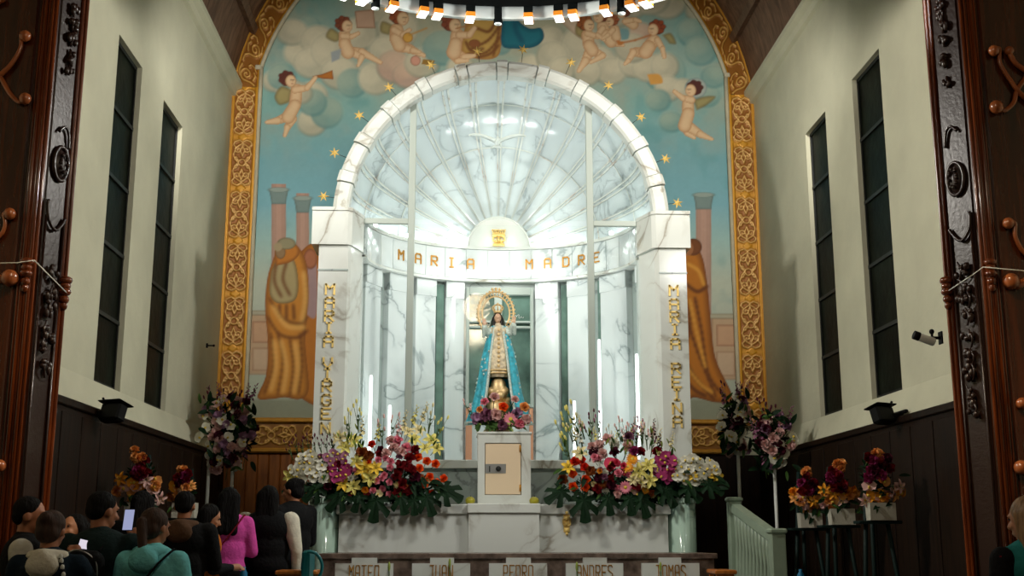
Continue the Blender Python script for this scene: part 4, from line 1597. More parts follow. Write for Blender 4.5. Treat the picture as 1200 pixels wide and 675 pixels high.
# tabernacle
YT = 13.45
tx0, tx1 = at(560, 550, YT).x, at(622, 550, YT).x
tcx = (tx0 + tx1) / 2
tz0, tz1 = ZM, at(590, 509, YT).z
tab = empty('tabernacle', (tcx, YT, ZM), 'white marble tabernacle box with a cream metal safe door on the altar', 'tabernacle')
H = tz1 - tz0
hw = (tx1 - tx0) / 2
dx0, dx1 = at(568, 550, YT).x - tcx, at(611, 550, YT).x - tcx
dz0, dz1 = at(590, 580, YT).z - ZM, at(590, 519, YT).z - ZM
body = MB()
body.box(-hw, dx0, 0, .55, 0, H)
body.box(dx1, hw, 0, .55, 0, H)
body.box(dx0, dx1, 0, .55, 0, dz0)
body.box(dx0, dx1, 0, .55, dz1, H)
body.box(dx0, dx1, .06, .55, dz0, dz1)
body.build('housing', M['marble'], tab)
MB().box(-hw - .015, hw + .015, -.015, .565, H, H + .03, bev=.008).build('housing_top', M['marble'], tab)
dr = MB().box(dx0 + .006, dx1 - .006, .012, .05, dz0 + .006, dz1 - .006, bev=.004).build('safe_door', M['cream_door'], tab)
zc = (dz0 + dz1) / 2
MB().box(dx0 + .008, dx0 + .24, .002, .014, zc - .05, zc + .055, bev=.004).build('lock_plate', M['steel'], dr)
Mx = Matrix.Translation((dx0 + .155, .0, zc)) @ Matrix.Rotation(math.pi / 2, 4, 'X')
MB().lathe([(.03, 0), (.03, .012), (.022, .016), (.02, .03), (.006, .032)], n=20, M=Mx).build('lock_dial', M['iron'], dr)
MB().box(dx0 + .05, dx0 + .062, -.006, .004, zc - .035, zc + .03).build('key_slot', M['iron'], dr)
for zz in (dz0 + .04, dz1 - .1):
    MB().lathe([(.011, 0), (.011, .075)], c=(dx1 - .012, .004, zz), n=10).build('hinge', M['oldgold'], dr)

for px, lab in ((551, 'round yellow-green fruit left of the tabernacle'), (626, 'round yellow-green fruit right of the tabernacle')):
    P = at(px, 588, 13.35)
    r = empty('green_fruit', (P.x, P.y, ZM), lab, 'fruit')
    MB().lathe([(.001, 0), (.03, .004), (.052, .025), (.056, .05), (.044, .075), (.02, .09), (.006, .088)], n=20).build('fruit_flesh', mat('fruit_skin', rgb(168, 160, 40), .3, noise=.3, nscale=9), r)
    MB().tube([(0, 0, .085), (.006, 0, .105)], .004, 6).build('fruit_stem', M['iron'], r)

# ---------------------------------------------------------------- apostles' altar table in front
YTb = 11.4
gx0, gx1 = at(372, 650, YTb).x, at(841, 650, YTb).x
gc = (gx0 + gx1) / 2
gz = at(600, 648.5, YTb).z
tb = empty('altar_table', (gc, YTb, .3), 'long brown polished granite altar table with white name plaques', 'table')
tw = (gx1 - gx0) / 2
MB().box(-tw + .03, tw - .03, .03, .95, .1, gz - .3 - .05).build('table_front', M['granite'], tb)
MB().box(-tw, tw, 0, 1.0, gz - .35, gz - .3, bev=.006).build('table_top', M['granite'], tb)
MB().box(-tw + .01, tw - .01, .01, .97, 0, .1).build('plinth', M['granite'], tb)
for name, pa, pb, ta, tb_ in (('MATEO', 393, 461, 412, 442), ('JUAN', 483, 551, 504, 532), ('PEDRO', 573, 641, 593, 622), ('ANDRES', 663, 730, 683, 711), ('TOMAS', 752, 819, 772, 798)):
    yq = YTb + .03
    X = lambda p: at(p, 665, yq - .04).x - gc
    z1, zs_ = at(600, 653.5, yq - .04).z - .3, at(600, 660, yq - .04).z - .3
    zb = zs_ - .52
    xa_, xb_, xt0, xt1 = X(pa), X(pb), X(ta), X(tb_)
    poly = [(xa_, zb + .12), (xt0, zb + .12), (xt0, zb), (xt1, zb), (xt1, zb + .12), (xb_, zb + .12), (xb_, zs_), (xt1, zs_), (xt1, z1), (xt0, z1), (xt0, zs_), (xa_, zs_)]
    pl = MB().prism(poly, -.035, .031, axis='y').build('name_plaque', M['marble'], tb, label='white stepped marble plaque reading ' + name)
    mb = MB()
    n = len(name)
    cw = .062
    cxn = (xa_ + xb_) / 2
    zt2 = at(600, 662.5, yq - .04).z - .3
    for i, ch in enumerate(name):
        glyph(mb, ch, .125, .038, .009, .006, Matrix.Translation((cxn + (i - (n - 1) / 2) * cw * .95, -.036, zt2 - .125)))
    mb.build('name_lettering', M['oldgold'], pl, label='gold incised letters ' + name)

# ================================================================ RING CANOPY WITH LAMPS
ZR = 6.6
Pf = atZ(582, 23, ZR)
RR = 2.6
RC = Vector((Pf.x + .02, Pf.y - RR, ZR))
ring = empty('ring_chandelier', RC, 'large black and white ring chandelier hung over the sanctuary with box spotlights', 'chandelier')
MB().lathe([(RR - .09, .10), (RR + .0, .14), (RR + .05, .14), (RR + .05, .5), (0.02, .55), (0.02, .16), (RR - .35, .12)], n=72).build('canopy_disc', M['ringblack'], ring)
MB().lathe([(RR - .02, 0), (RR - .02, .15), (RR + .03, .15), (RR + .03, 0), (RR - .02, 0)], n=72, caps=False).build('ring_band', M['ringwhite'], ring)
fx = [(425, 'b'), (440, 'c'), (459, 'b'), (495, 'b'), (513, 'b'), (551, 'b'), (584, 'c'), (619, 'b'), (655, 'b'), (672, 'b'), (710, 'b'), (728, 'c'), (741, 'b'), (757, 'b'), (404, 'b')]
angs = []
for px, k_ in fx:
    best = None
    for i in range(600):
        a = math.pi * (.05 + .9 * i / 599)
        x, _y = proj([RC.x + RR * math.cos(a), RC.y + RR * math.sin(a), ZR])
        if best is None or abs(x - px) < best[0]:
            best = (abs(x - px), a)
    angs.append((best[1], k_))
for i in range(12):
    angs.append((-math.pi * (.1 + .8 * i / 11), 'c' if i % 4 == 1 else 'b'))
bx1 = MB().box(-.045, .045, -.08, .075, -.005, .10, bev=.006).mesh('lamp_housing', M['ringblack'])
bx2 = MB().box(-.046, .046, -.084, .079, -.055, -.004, bev=.004).mesh('lamp_collar', M['orange_box'])
bx3 = MB().box(-.043, .043, -.082, .077, -.062, -.056).mesh('lamp_lens', M['lens'])
cy1 = MB().lathe([(.045, -.09), (.045, .10), (.03, .11)], n=20).mesh('round_housing', M['ringblack'])
cy2 = MB().lathe([(.001, -.094), (.036, -.096), (.038, -.089)], n=20).mesh('round_lens', M['ringwhite'])
for a, k_ in angs:
    L_ = (RR * math.cos(a), RR * math.sin(a), .045)
    rz = a - math.pi / 2
    if k_ == 'b':
        h = inst('spotlight_box', bx1, ring, L_, (0, 0, rz))
        inst('lamp_collar', bx2, h)
        inst('lamp_lens', bx3, h)
    else:
        h = inst('spotlight_tube', cy1, ring, L_, (0, 0, rz))
        inst('round_lens', cy2, h)
for i in range(3):
    a = math.pi / 2 + i * 2 * math.pi / 3
    x, y = 1.6 * math.cos(a), 1.6 * math.sin(a)
    zt_v = VZ + math.sqrt(VR ** 2 - (RC.x + x - XC) ** 2) - ZR
    MB().tube([(x, y, .5), (x, y, zt_v)], .012, 6).build('hanging_rod', M['iron'], ring)

# ================================================================ CARVED WOODEN PIERS
def pier(s, lab):
    if s < 0:
        Xe, Xm, Xw = at(49, 632, 9.0).x, at(15, 632, 8.74).x, XL - .1
        mould = 14
    else:
        Xe, Xm, Xw = at(1134, 632, 9.0).x, at(1177, 632, 8.74).x, XR + .1
        mould = 18
    r = empty('carved_pier', (Xe, 9.0, 0), lab, 'pillar')
    H = 10.4
    hx = lambda x: min(H, VZ + math.sqrt(max(.1, VR ** 2 - (x - XC) ** 2)) - .2)
    H = min(hx(Xe), hx(Xm + s * 1.0) if abs(Xm + s * 1.0 - XC) < VR - .3 else 8.2)
    H = 8.0
    xo = (XL - 2.4 - Xe) if s < 0 else (XR + 2.4 - Xe)
    foot = [(0, 0), (Xm - Xe, -.26), (xo, -.26), (xo, .2), ((XL if s < 0 else XR) - Xe, -.055), (s * .13, -.055)]
    if s < 0:
        foot = foot[::-1]
    MB().prism(foot, 0, H).build('pier_core', M['darkwood'], r)
    bk = MB().box(min(xo, (XL if s < 0 else XR) - Xe + s * .02), max(xo, (XL if s < 0 else XR) - Xe + s * .02), -.25, .2, H, VZ + VR + .6)
    bk.build('upper_wall', M['plaster'], r)
    # frame of the splayed face
    d = Vector((Xm - Xe, -.26, 0))
    ln = d.length
    an = math.atan2(d.y, d.x)
    Fm = Matrix.Rotation(an, 4, 'Z')
    nrm = -1 if s < 0 else 1           # local +y or -y points out of the wood
    n = Fm @ Vector((0, 1, 0))
    out = 1 if n.dot(Vector((-s, -.4, 0))) > 0 else -1

    def fb(mb, u0, u1, z0, z1, t):
        y0, y1 = sorted((0, out * t))
        mb.box(u0, u1, y0 - .002, y1, z0, z1, M=Fm, bev=.008)
    mb = MB()
    fb(mb, 0, .05, 0, H, .035)
    fb(mb, .005, .03, 0, H, .055)
    mb.build('edge_moulding', M['redwood'], r)
    mb = MB()
    fb(mb, .06, ln - .02, .0, H, .012)
    mb.build('splayed_panel', M['carved'], r)
    # mouldings at the front corner: stack of fine ribs
    mb = MB()
    x0 = Xm - Xe
    for i in range(5):
        xx = x0 + s * (.012 + i * .026)
        mb.tube([(xx, -.265 - (.012 if i % 2 else .0), 0), (xx, -.265 - (.012 if i % 2 else .0), H)], .016, 8)
    mb.build('corner_moulding', M['scroll'] if 0 else M['redwood'], r)
    pf = MB()
    pf.box(min(x0 + s * .15, xo), max(x0 + s * .15, xo), -.285, -.25, 0, H, bev=.01)
    pf.build('front_panel', M['panelwood'], r)

    def face(u, z, t=.03):
        return Fm @ Vector((u, out * t, z))
    mid = ln * .54
    zy = lambda py, px_: at(px_, py, 8.87).z
    pxm = 60 if s < 0 else 1127
    # oval medallion
    zm = zy(193, pxm) if s < 0 else zy(211, pxm)
    mb = MB()
    pts = [face(mid + .075 * math.cos(t), zm + .135 * math.sin(t), .03) for t in [2 * math.pi * i / 28 for i in range(29)]]
    mb.tube(pts, .016, 8, caps=False)
    rows = []
    for q in range(5):
        k_ = 1 - q / 4.001
        rows.append([face(mid + .068 * k_ * math.cos(t), zm + .125 * k_ * math.sin(t), .02 + .04 * (1 - k_ ** 2)) for t in [2 * math.pi * i / 24 for i in range(25)]])
    mb.grid(rows)
    for q in range(10):
        t = q * 2.39
        mb.ball(face(mid + .035 * math.cos(t), zm + .075 * math.sin(t), .065), .016, 8, 6)
    mb.build('oval_medallion', M['carved'], r)
    # carved drops, leaf clusters and scroll brackets
    rs = random.Random(7 + s)
    drops = [(8, .03), (18, .025), (34, .03), (50, .028), (72, .03), (98, .022)] if s > 0 else [(14, .028), (30, .03), (48, .03), (66, .028), (82, .022)]
    for py, rr in drops:
        mb = MB()
        z = zy(py, pxm)
        for q in range(4):
            mb.ball(face(mid + rs.uniform(-.035, .035), z + rs.uniform(-.05, .05), .04), (rr * rs.uniform(.6, 1), rr * .8, rr * rs.uniform(.8, 1.5)), 8, 6)
        mb.tube([tuple(face(mid, z - .05, .03)), tuple(face(mid, z + .05, .03))], .012, 6)
        mb.build('carved_drop', M['carved'], r)
    mb = MB()
    zc1 = zy(150, pxm)
    mb.tube(spl([tuple(face(mid - .07, zc1 - .16, .03)), tuple(face(mid - .05, zc1 - .04, .035)), tuple(face(mid, zc1, .04)), tuple(face(mid + .05, zc1 - .05, .035))]), .012, 8)
    zc2 = zy(275, pxm) if s > 0 else zy(262, pxm)
    lo = -1
    mb.tube(spl([tuple(face(mid + .10, zc2 + .16, .03)), tuple(face(mid + .09, zc2 + .02, .035)), tuple(face(mid + .02, zc2 - .06, .04)), tuple(face(mid - .05, zc2 - .01, .035)), tuple(face(mid - .09, zc2 + .05, .03))]), .014, 8)
    for u in (mid - .09, mid + .10):
        mb.tube([tuple(face(u, zc2 + .04, .025)), tuple(face(u, .2, .025))], .010, 6)
    mb.build('scroll_moulding', M['carved'], r)
    for py in ((318, 340, 352, 372, 398, 420, 436, 462, 480) if s > 0 else (322, 345, 362, 388, 405, 432)):
        mb = MB()
        z = zy(py, pxm + (10 if s > 0 else -10))
        for q in range(5):
            u, dz = rs.uniform(-.05, .05), rs.uniform(-.05, .05)
            mb.ball(face(mid + u, z + dz, .045), (rs.uniform(.016, .03), .022, rs.uniform(.02, .04)), 8, 6)
        a_ = rs.uniform(-.04, .04)
        mb.tube(spl([tuple(face(mid + a_, z - .07, .04)), tuple(face(mid + a_ + .03, z, .06)), tuple(face(mid + a_ - .01, z + .07, .04))]), .008, 6)
        mb.build('carved_leaf_cluster', M['carved'], r)
    # little capital brackets on both mouldings
    for u, py in ((.025, 345), (None, 322)):
        mb = MB()
        px_ = (77 if s < 0 else 1112) if u else (38 if s < 0 else 1156)
        z = at(px_, py, 9.0 if u else 8.7).z
        for q, (w_, dz) in enumerate(((.055, .10), (.045, .055), (.05, .01), (.04, -.05), (.03, -.1))):
            if u:
                c = Fm @ Vector((u, out * .05, z + dz))
            else:
                c = Vector((x0 + s * .06, -.29, z + dz))
            mb.ball(c, (w_, w_ * .9, .035), 10, 6)
        mb.build('bracket', M['redwood'], r)
    # gilt-brown scrolls on the front panel
    Yp = 9.0 - .285 - .03
    def sc_(pts, name='scroll_ornament'):
        q = [at(px, py, Yp) for px, py, _ in spl(pts, 6)]
        w_ = [w for _, _, w in spl(pts, 6)]
        m = MB()
        base = Vector((Xe, 9.0, 0))
        m.tube([tuple(p_ - base) for p_ in q], [x_ * .0065 for x_ in w_], 10, flat=.8)
        e = q[0] - base
        m.ball(tuple(e + Vector((0, -.01, 0))), w_[0] * .0092, 12, 8)
        m.build(name, M['scroll'], r)
    if s < 0:
        sc_([(30, 43, 5), (25, 44, 3), (24, 56, 3), (14, 74, 3.5), (0, 88, 4), (-14, 96, 4)])
        sc_([(30, 116, 5), (22, 119, 3), (12, 110, 3), (2, 93, 3), (-10, 76, 3)])
        sc_([(12, 251, 5), (5, 251, 3.5), (6, 262, 3), (2, 274, 3), (-12, 286, 3)])
        sc_([(12, 326, 7), (4, 327, 6), (-8, 324, 5), (-20, 316, 4)])
        sc_([(3, 0, 3), (-4, 4, 3), (-14, 2, 3)])
        sc_([(0, 546, 5), (-6, 548, 3), (-14, 542, 3)])
    else:
        sc_([(1164, 60, 5), (1171, 57, 3.4), (1172, 74, 3.2), (1184, 94, 3.4), (1196, 110, 4), (1214, 124, 4)])
        sc_([(1167, 126, 6), (1178, 129, 3.4), (1188, 120, 3), (1192, 106, 3), (1204, 88, 3)])
        sc_([(1182, 60, 4), (1190, 74, 4), (1204, 84, 4)])
        sc_([(1181, 262, 5), (1189, 262, 3.6), (1190, 278, 3.4), (1200, 296, 3.6), (1216, 306, 4)])
        sc_([(1184, 330, 7), (1192, 334, 6), (1204, 328, 5), (1216, 318, 4)])
        sc_([(1197, 473, 5), (1206, 476, 3.5), (1214, 470, 3)])
        sc_([(1196, 548, 6), (1206, 552, 5), (1216, 546, 4)])
    return r


pier(-1, 'carved dark wooden pier at the left edge with red-brown scrolls')
pier(1, 'carved dark wooden pier at the right edge with S-scrolls and oval medallion')
# thin wires strung in front of the piers
for pts, lab in (([(-30, 309, 8.60), (20, 308, 8.58), (40, 305, 8.6), (78, 343, 8.93)], 'thin pale wire strung across the left carved pier'),
                 ([(1236, 322, 8.60), (1196, 317, 8.58), (1152, 313, 8.62), (1140, 322, 8.78), (1108, 343, 8.93)], 'thin pale wire strung across the right carved pier')):
    mb = MB().tube([at(*p_) for p_ in pts], .0045, 6)
    mb.build('wire', M['plaster_white'], label=lab, cat='wire')

# ================================================================ SMALL WALL FITTINGS
for s, px, py, Xw, lab in ((-1, 122, 484, XL + .1, 'black floodlight on the ledge of the left wall'), (1, 1044, 487, XR - .1, 'black floodlight on the ledge of the right wall')):
    P = atX(px, py, Xw - s * .12)
    r = empty('wall_floodlight', (Xw, P.y, P.z), lab, 'floodlight')
    R_ = Matrix.Rotation(s * .5, 4, 'Z') @ Matrix.Rotation(-.3, 4, 'X')
    c = -s * .20
    T_ = Matrix.Translation((c, 0, 0)) @ R_
    MB().box(-.12, .12, -.06, .06, -.085, .085, bev=.02, M=T_).build('lamp_housing', M['black'], r)
    mb = MB().box(-.14, .14, -.1, .1, .085, .10, bev=.01, M=T_)
    mb.build('visor', M['black'], r)
    MB().box(min(0, -s * .16), max(0, -s * .16), -.02, .02, -.02, .02).tube([(-s * .16, 0, 0), (-s * .1, 0, .14)], .012, 6).tube([(-s * .02, -.16, .03), (-s * .02, .16, .03)], .018, 6).build('bracket', M['black'], r)
P = at(1100, 396, 9.2)
Xe = at(1134, 632, 9.0).x
r = empty('security_camera', (Xe + .0, 9.2, P.z), 'small white and black security camera fixed to the right carved pier', 'camera')
T_ = Matrix.Translation((-.13, 0, -.01)) @ Matrix.Rotation(.35, 4, 'Y') @ Matrix.Rotation(-math.pi / 2, 4, 'Y')
MB().lathe([(.03, -.075), (.034, -.07), (.034, .05), (.028, .06)], n=20, M=T_).build('camera_body', M['white'], r)
MB().lathe([(.033, .052), (.036, .055), (.036, .10), (.03, .102)], n=20, M=T_).build('lens_hood', M['black'], r)
MB().tube([(0, 0, 0), (-.05, 0, .0), (-.10, 0, .0)], .013, 8).box(-.012, .0, -.035, .035, -.05, .05).ball((-.075, 0, .05), .022, 8, 6).tube([(-.075, 0, 0), (-.075, 0, .05)], .01, 6).build('camera_bracket', M['black'], r)
P = atX(247, 405, XL + .06)
r = empty('wall_hook', (XL, P.y, P.z), 'tiny dark fitting on the left wall beside the gold border', 'hook')
MB().box(0, .02, -.02, .02, -.03, .03).tube([(0, 0, 0), (.10, 0, 0)], .01, 6).ball((.10, 0, 0), .018, 8, 6).build('hook_arm', M['black'], r)

# ================================================================ BALUSTRADE AND BENCHES
Xr = at(858, 600, 13.2).x
Yn_ = 1380 * Xr / (912 - 540) * 1.0
pN = at(908, 636, 11.4)
Xr = pN.x
pF = atX(862, 600, Xr)
r = empty('stair_balustrade', (Xr, pN.y, .3 if pN.y > 8.9 else 0), 'pale green painted balustrade sloping down beside the altar steps', 'railing')
zb = .3
L_ = pF.y - pN.y
z0, z1 = pN.z - zb, pF.z - zb
def sl(y):
    return z0 + (z1 - z0) * y / L_
mb = MB()
for (u0, u1, h0, h1, nm) in ((-.05, .05, -.0, .09, 'hand_rail'), (-.03, .03, -1.0, -.93, 'bottom_rail')):
    m = MB()
    m.add([(u0, -.05, sl(0) + h0), (u1, -.05, sl(0) + h0), (u1, -.05, sl(0) + h1), (u0, -.05, sl(0) + h1), (u0, L_, sl(L_) + h0), (u1, L_, sl(L_) + h0), (u1, L_, sl(L_) + h1), (u0, L_, sl(L_) + h1)],
          [(0, 1, 2, 3), (7, 6, 5, 4), (0, 4, 5, 1), (1, 5, 6, 2), (2, 6, 7, 3), (3, 7, 4, 0)])
    m.build(nm, M['rail'], r)
n = 11
for i in range(n):
    y = L_ * (i + .7) / n
    MB().lathe([(.03, sl(y) - .94), (.03, sl(y) - .86), (.022, sl(y) - .82), (.034, sl(y) - .6), (.02, sl(y) - .3), (.03, sl(y) - .12), (.03, sl(y) + .01)], c=(0, y, 0), n=12).build('baluster', M['rail'], r)
for y, nm in ((-.08, 'newel_post'), (L_ + .06, 'newel_post')):
    MB().box(-.07, .07, y - .07, y + .07, 0, sl(y) + .10, bev=.01).box(-.085, .085, y - .085, y + .085, sl(y) + .10, sl(y) + .15, bev=.015).build(nm, M['rail'], r)

for pa, pb, lab in ((322, 372, 'orange-brown wooden bench end left of the granite altar table'), (838, 864, 'orange-brown wooden bench end right of the granite altar table')):
    Yb_ = 10.9
    xa, xb = at(pa, 668, Yb_).x, at(pb, 668, Yb_).x
    zt2 = at(340, 668.5, Yb_).z
    r = empty('wooden_lectern', ((xa + xb) / 2, Yb_, .3), lab, 'lectern')
    w_ = (xb - xa) / 2
    h = zt2 - .3
    MB().box(-w_, w_, 0, .4, h - .04, h, bev=.01).build('top_board', M['pew'], r)
    MB().box(-w_ + .02, w_ - .02, .03, .06, .1, h - .04, bev=.005).build('front_panel', M['pew'], r)
    for sx in (-1, 1):
        for yy_ in (.04, .34):
            MB().box(sx * (w_ - .04) - .02, sx * (w_ - .04) + .02, yy_, yy_ + .04, 0, h - .04, bev=.005).build('leg', M['pew'], r)

# teal chair seen between the people and the altar table
P = at(360, 655, 10.6)
r = empty('teal_chair', (P.x, 10.6, .3), 'teal plastic chair with a curved arm beside the altar table', 'chair')
hh = at(360, 645, 10.6).z - .3
MB().box(-.05, .02, .0, .4, .40, hh, bev=.02).build('backrest', M['teal'], r)
MB().box(-.02, .40, .0, .42, .40, .45, bev=.02).build('seat', M['teal'], r)
MB().tube(spl([(.0, .0, hh - .01), (.08, .0, hh - .03), (.13, .0, hh - .12), (.11, .0, hh - .22), (.04, .0, hh - .26)]), .014, 8).build('armrest', M['teal'], r)
for x in (0, .36):
    for y in (.04, .38):
        MB().tube([(x, y, .0), (x, y, .41)], .018, 8).build('leg', M['teal'], r)
for px, py, Yq, lab in ((286, 668, 10.2, 'small bright blue bottle among the people'), (938, 671, 10.6, 'small bright blue bottle beside the balustrade')):
    P = at(px, py - 4, Yq)
    r = empty('stand_bottle', (P.x, Yq, .3), lab, 'bottle')
    h = P.z - .3
    MB().lathe([(.10, 0), (.10, .02), (.015, .03), (.015, h - .22), (.08, h - .2), (.08, h - .18), (.01, h - .178)], n=16).build('bottle_stand', M['iron'], r)
    MB().lathe([(.028, h - .178), (.032, h - .16), (.032, h - .05), (.014, h - .02), (.014, h)], n=16).build('bottle_body', M['blueplastic'], r)

# ================================================================ STATUE
def blob(prims, voxel=.012, smooth_it=3, fac=.5):
    """one continuous surface from ellipsoids ('e',c,r[,rot]) and tapered limbs ('c',p0,p1,r0,r1)"""
    mb = MB()
    for p in prims:
        if p[0] == 'e':
            Mx = Matrix.Translation(p[1])
            if len(p) > 3:
                Mx = Mx @ Euler(p[3]).to_matrix().to_4x4()
            mb.ball((0, 0, 0), p[2], 20, 14, M=Mx)
        else:
            a, b = Vector(p[1]), Vector(p[2])
            n = 6
            pts = [a + (b - a) * i / n for i in range(n + 1)]
            rs_ = [p[3] + (p[4] - p[3]) * i / n for i in range(n + 1)]
            fl = p[5] if len(p) > 5 else 1.0
            mb.tube(pts, rs_, 14, flat=fl)
            mb.ball(a, p[3] * .995, 14, 10)
            mb.ball(b, p[4] * .995, 14, 10)
    me = mb.mesh('tmp', [])
    o = bpy.data.objects.new('tmp', me)
    COL.objects.link(o)
    rm = o.modifiers.new('r', 'REMESH')
    rm.mode = 'VOXEL'
    rm.voxel_size = voxel
    sm = o.modifiers.new('s', 'SMOOTH')
    sm.factor = fac
    sm.iterations = smooth_it
    dg = bpy.context.evaluated_depsgraph_get()
    out = bpy.data.meshes.new_from_object(o.evaluated_get(dg))
    bpy.data.objects.remove(o)
    bpy.data.meshes.remove(me)
    out.polygons.foreach_set('use_smooth', [True] * len(out.polygons))
    return out


def obj(name, me, m, parent, **kw):
    me.materials.clear()
    me.materials.append(m)
    me.name = name
    return inst(name, me, parent, **kw)


M['skin_st'] = mat('painted_face', rgb(226, 186, 156), .4)
M['cloak'] = mat('turquoise_cloak', rgb(64, 190, 214), .42, noise=.35, nscale=16, bump=.5, bscale=30)
M['cloak_trim'] = mat('silver_trim', rgb(206, 222, 214), .4, .2, noise=.25, nscale=60, bump=.5, bscale=80)
M['gown'] = mat('cream_gown', rgb(224, 208, 176), .5, noise=.35, nscale=22, bump=.6, bscale=45)
M['gold_st'] = mat('statue_gold', rgb(240, 206, 150), .4, .3, noise=.2, nscale=30)
M['hair_dark'] = mat('dark_hair', rgb(24, 16, 13), .5, noise=.4, nscale=30, stretch=(1, 1, .2), bump=.4, bscale=60)

YS = 13.80
sp = 1 / (F / YS) * 1.02
xs0 = at(584, 450, YS).x
stz = ZM + (tz1 - tz0) + .03
def sz(py):
    return at(584, py, YS).z - stz
def sx_(px):
    return at(px, 450, YS).x - xs0
st = empty('madonna_statue', (xs0, YS, stz), 'crowned madonna statue in a turquoise cloak with a gold halo, standing on the tabernacle', 'statue')
zf, zg, zsh_, zh = sz(474), sz(440), sz(386), sz(373)
# gold pedestal with clouds
MB().lathe([(.17, 0), (.18, .03), (.15, .07), (.13, zf * .6), (.15, zf), (.13, zf + .02)], n=28, sy=.85).build('statue_base', M['gold_st'], st)
me = blob([('e', (sx_(584), 0, (zf + zg) / 2), (.10, .09, (zg - zf) * .46))] + [('e', (.10 * math.cos(a), .08 * math.sin(a), zf + .05 + .05 * (i % 3)), (.05, .05, .05)) for i, a in enumerate([q * .7 for q in range(9)])], .008)
obj('cherub_cloud', me, M['gold_st'], st)
# gown: bell that narrows at the waist and bulges over the knees
pr = [(.125, zg - .03), (.150, zg), (.168, zg + .06), (.165, zg + .16), (.150, zg + .26), (.125, zg + .36), (.10, zsh_ - .10), (.115, zsh_ - .04), (.10, zsh_ + .01), (.05, zsh_ + .05), (.045, zsh_ + .07)]
g = MB()
rows = []
for i, (rr, z) in enumerate(spl(pr, 5)):
    rows.append([((rr * (1 + .025 * math.sin(8 * t + 2))) * math.cos(t), (rr * .78 * (1 + .03 * math.sin(9 * t))) * math.sin(t), z) for t in [2 * math.pi * k / 48 for k in range(48)]])
g.grid(rows, closed=True)
gw = g.build('gown', M['gown'], st)
bm_ = MB()
for z, rr in ((zg + .015, .158), (zg + .05, .166)):
    bm_.tube([(rr * 1.02 * math.cos(t), rr * .8 * math.sin(t), z) for t in [2 * math.pi * k / 36 for k in range(37)]], .010, 6, caps=False)
bm_.build('gown_hem', M['gold_st'], gw)
bm_ = MB()
for i in range(9):
    t = i / 8
    z = zg + .1 + t * (zsh_ - zg - .12)
    rr = np.interp(z, [p_[1] for p_ in pr], [p_[0] for p_ in pr])
    bm_.ball((0, -rr * .80, z), (.018, .012, .02), 8, 6)
bm_.build('gown_beads', M['gold_st'], gw)
# cloak
zc_b, zc_t = sz(492), zsh_ + .035
rows_o, rows_i = [], []
NR, NCc = 26, 72
for i in range(NR):
    t = i / (NR - 1)
    z = zc_t + (zc_b - zc_t) * t
    a_ = .10 + .285 * t ** 1.15 + .02 * math.sin(t * 6)
    b_ = .085 + .16 * t
    op = math.radians(27 + 5 * t)          # half-opening at the front
    ro, ri = [], []
    for k in range(NCc + 1):
        th = -math.pi / 2 + op + (2 * math.pi - 2 * op) * k / NCc
        f = 1 + (.05 * t + .01) * math.sin(11 * th + 1.3) + .02 * t * math.sin(23 * th)
        zz = z + (.03 * abs(math.cos(th)) * t * t) * -1.5
        x, y = a_ * f * math.cos(th), b_ * f * math.sin(th) + .02
        ro.append((x, y, zz))
        ri.append((x * .955, y * .955, zz))
    rows_o.append(ro)
    rows_i.append(ri)
c = MB().grid(rows_o)
c.grid([r_[::-1] for r_ in rows_i])
ck = c.build('cloak', M['cloak'], st)
tr_ = MB()
for k in (0, NCc):
    tr_.tube([rows_o[i][k] for i in range(NR)], .020, 8, flat=.6)
tr_.tube(rows_o[-1], .014, 8, flat=.6)
tr_.build('cloak_trim', M['cloak_trim'], ck)
em_ = MB()
rs = random.Random(3)
for i in range(46):
    a_, b_ = rs.randint(3, NR - 3), rs.choice([rs.randint(2, 16), NCc - rs.randint(2, 16)])
    p_ = rows_o[a_][b_]
    em_.ball((p_[0] * 1.01, p_[1] * 1.01, p_[2]), (.012, .010, .016), 6, 5)
em_.build('cloak_embroidery', M['cloak_trim'], ck)
# body: head, neck, forearms, hands
hc = (sx_(583), -.02, zh)
body = [('e', hc, (.042, .048, .058)), ('e', (hc[0], hc[1] - .012, hc[2] - .03), (.030, .034, .030)), ('c', (0, 0, zsh_ + .03), (hc[0], hc[1] + .01, hc[2] - .03), .03, .026),
        ('e', (hc[0], hc[1] - .05, hc[2] - .006), (.007, .012, .012)), ('e', (hc[0] - .015, hc[1] - .040, hc[2] + .008), (.012, .01, .007)), ('e', (hc[0] + .015, hc[1] - .040, hc[2] + .008), (.012, .01, .007))]
hands = []
for s in (-1, 1):
    hx = sx_(566 if s < 0 else 603)
    hz = sz(384 if s < 0 else 381)
    el = (s * .135, -.03, zsh_ - .05)
    wr_ = (hx * .95, -.10, hz)
    body += [('c', (s * .08, 0, zsh_), el, .03, .026), ('c', el, wr_, .024, .016), ('e', (wr_[0], wr_[1] - .008, hz + .03), (.020, .011, .026))]
    for f_ in range(4):
        x = wr_[0] + (f_ - 1.5) * .010
        L__ = (.034, .042, .040, .032)[f_]
        body += [('c', (x, wr_[1] - .01, hz + .045), (x + (f_ - 1.5) * .003, wr_[1] - .018, hz + .045 + L__), .0055, .0045)]
    body += [('c', (wr_[0] - s * .018, wr_[1] - .01, hz + .02), (wr_[0] - s * .036, wr_[1] - .02, hz + .045), .0065, .005)]
    hands.append((el, wr_))
obj('body', blob(body, .0045, 2), M['skin_st'], st)
sl_ = []
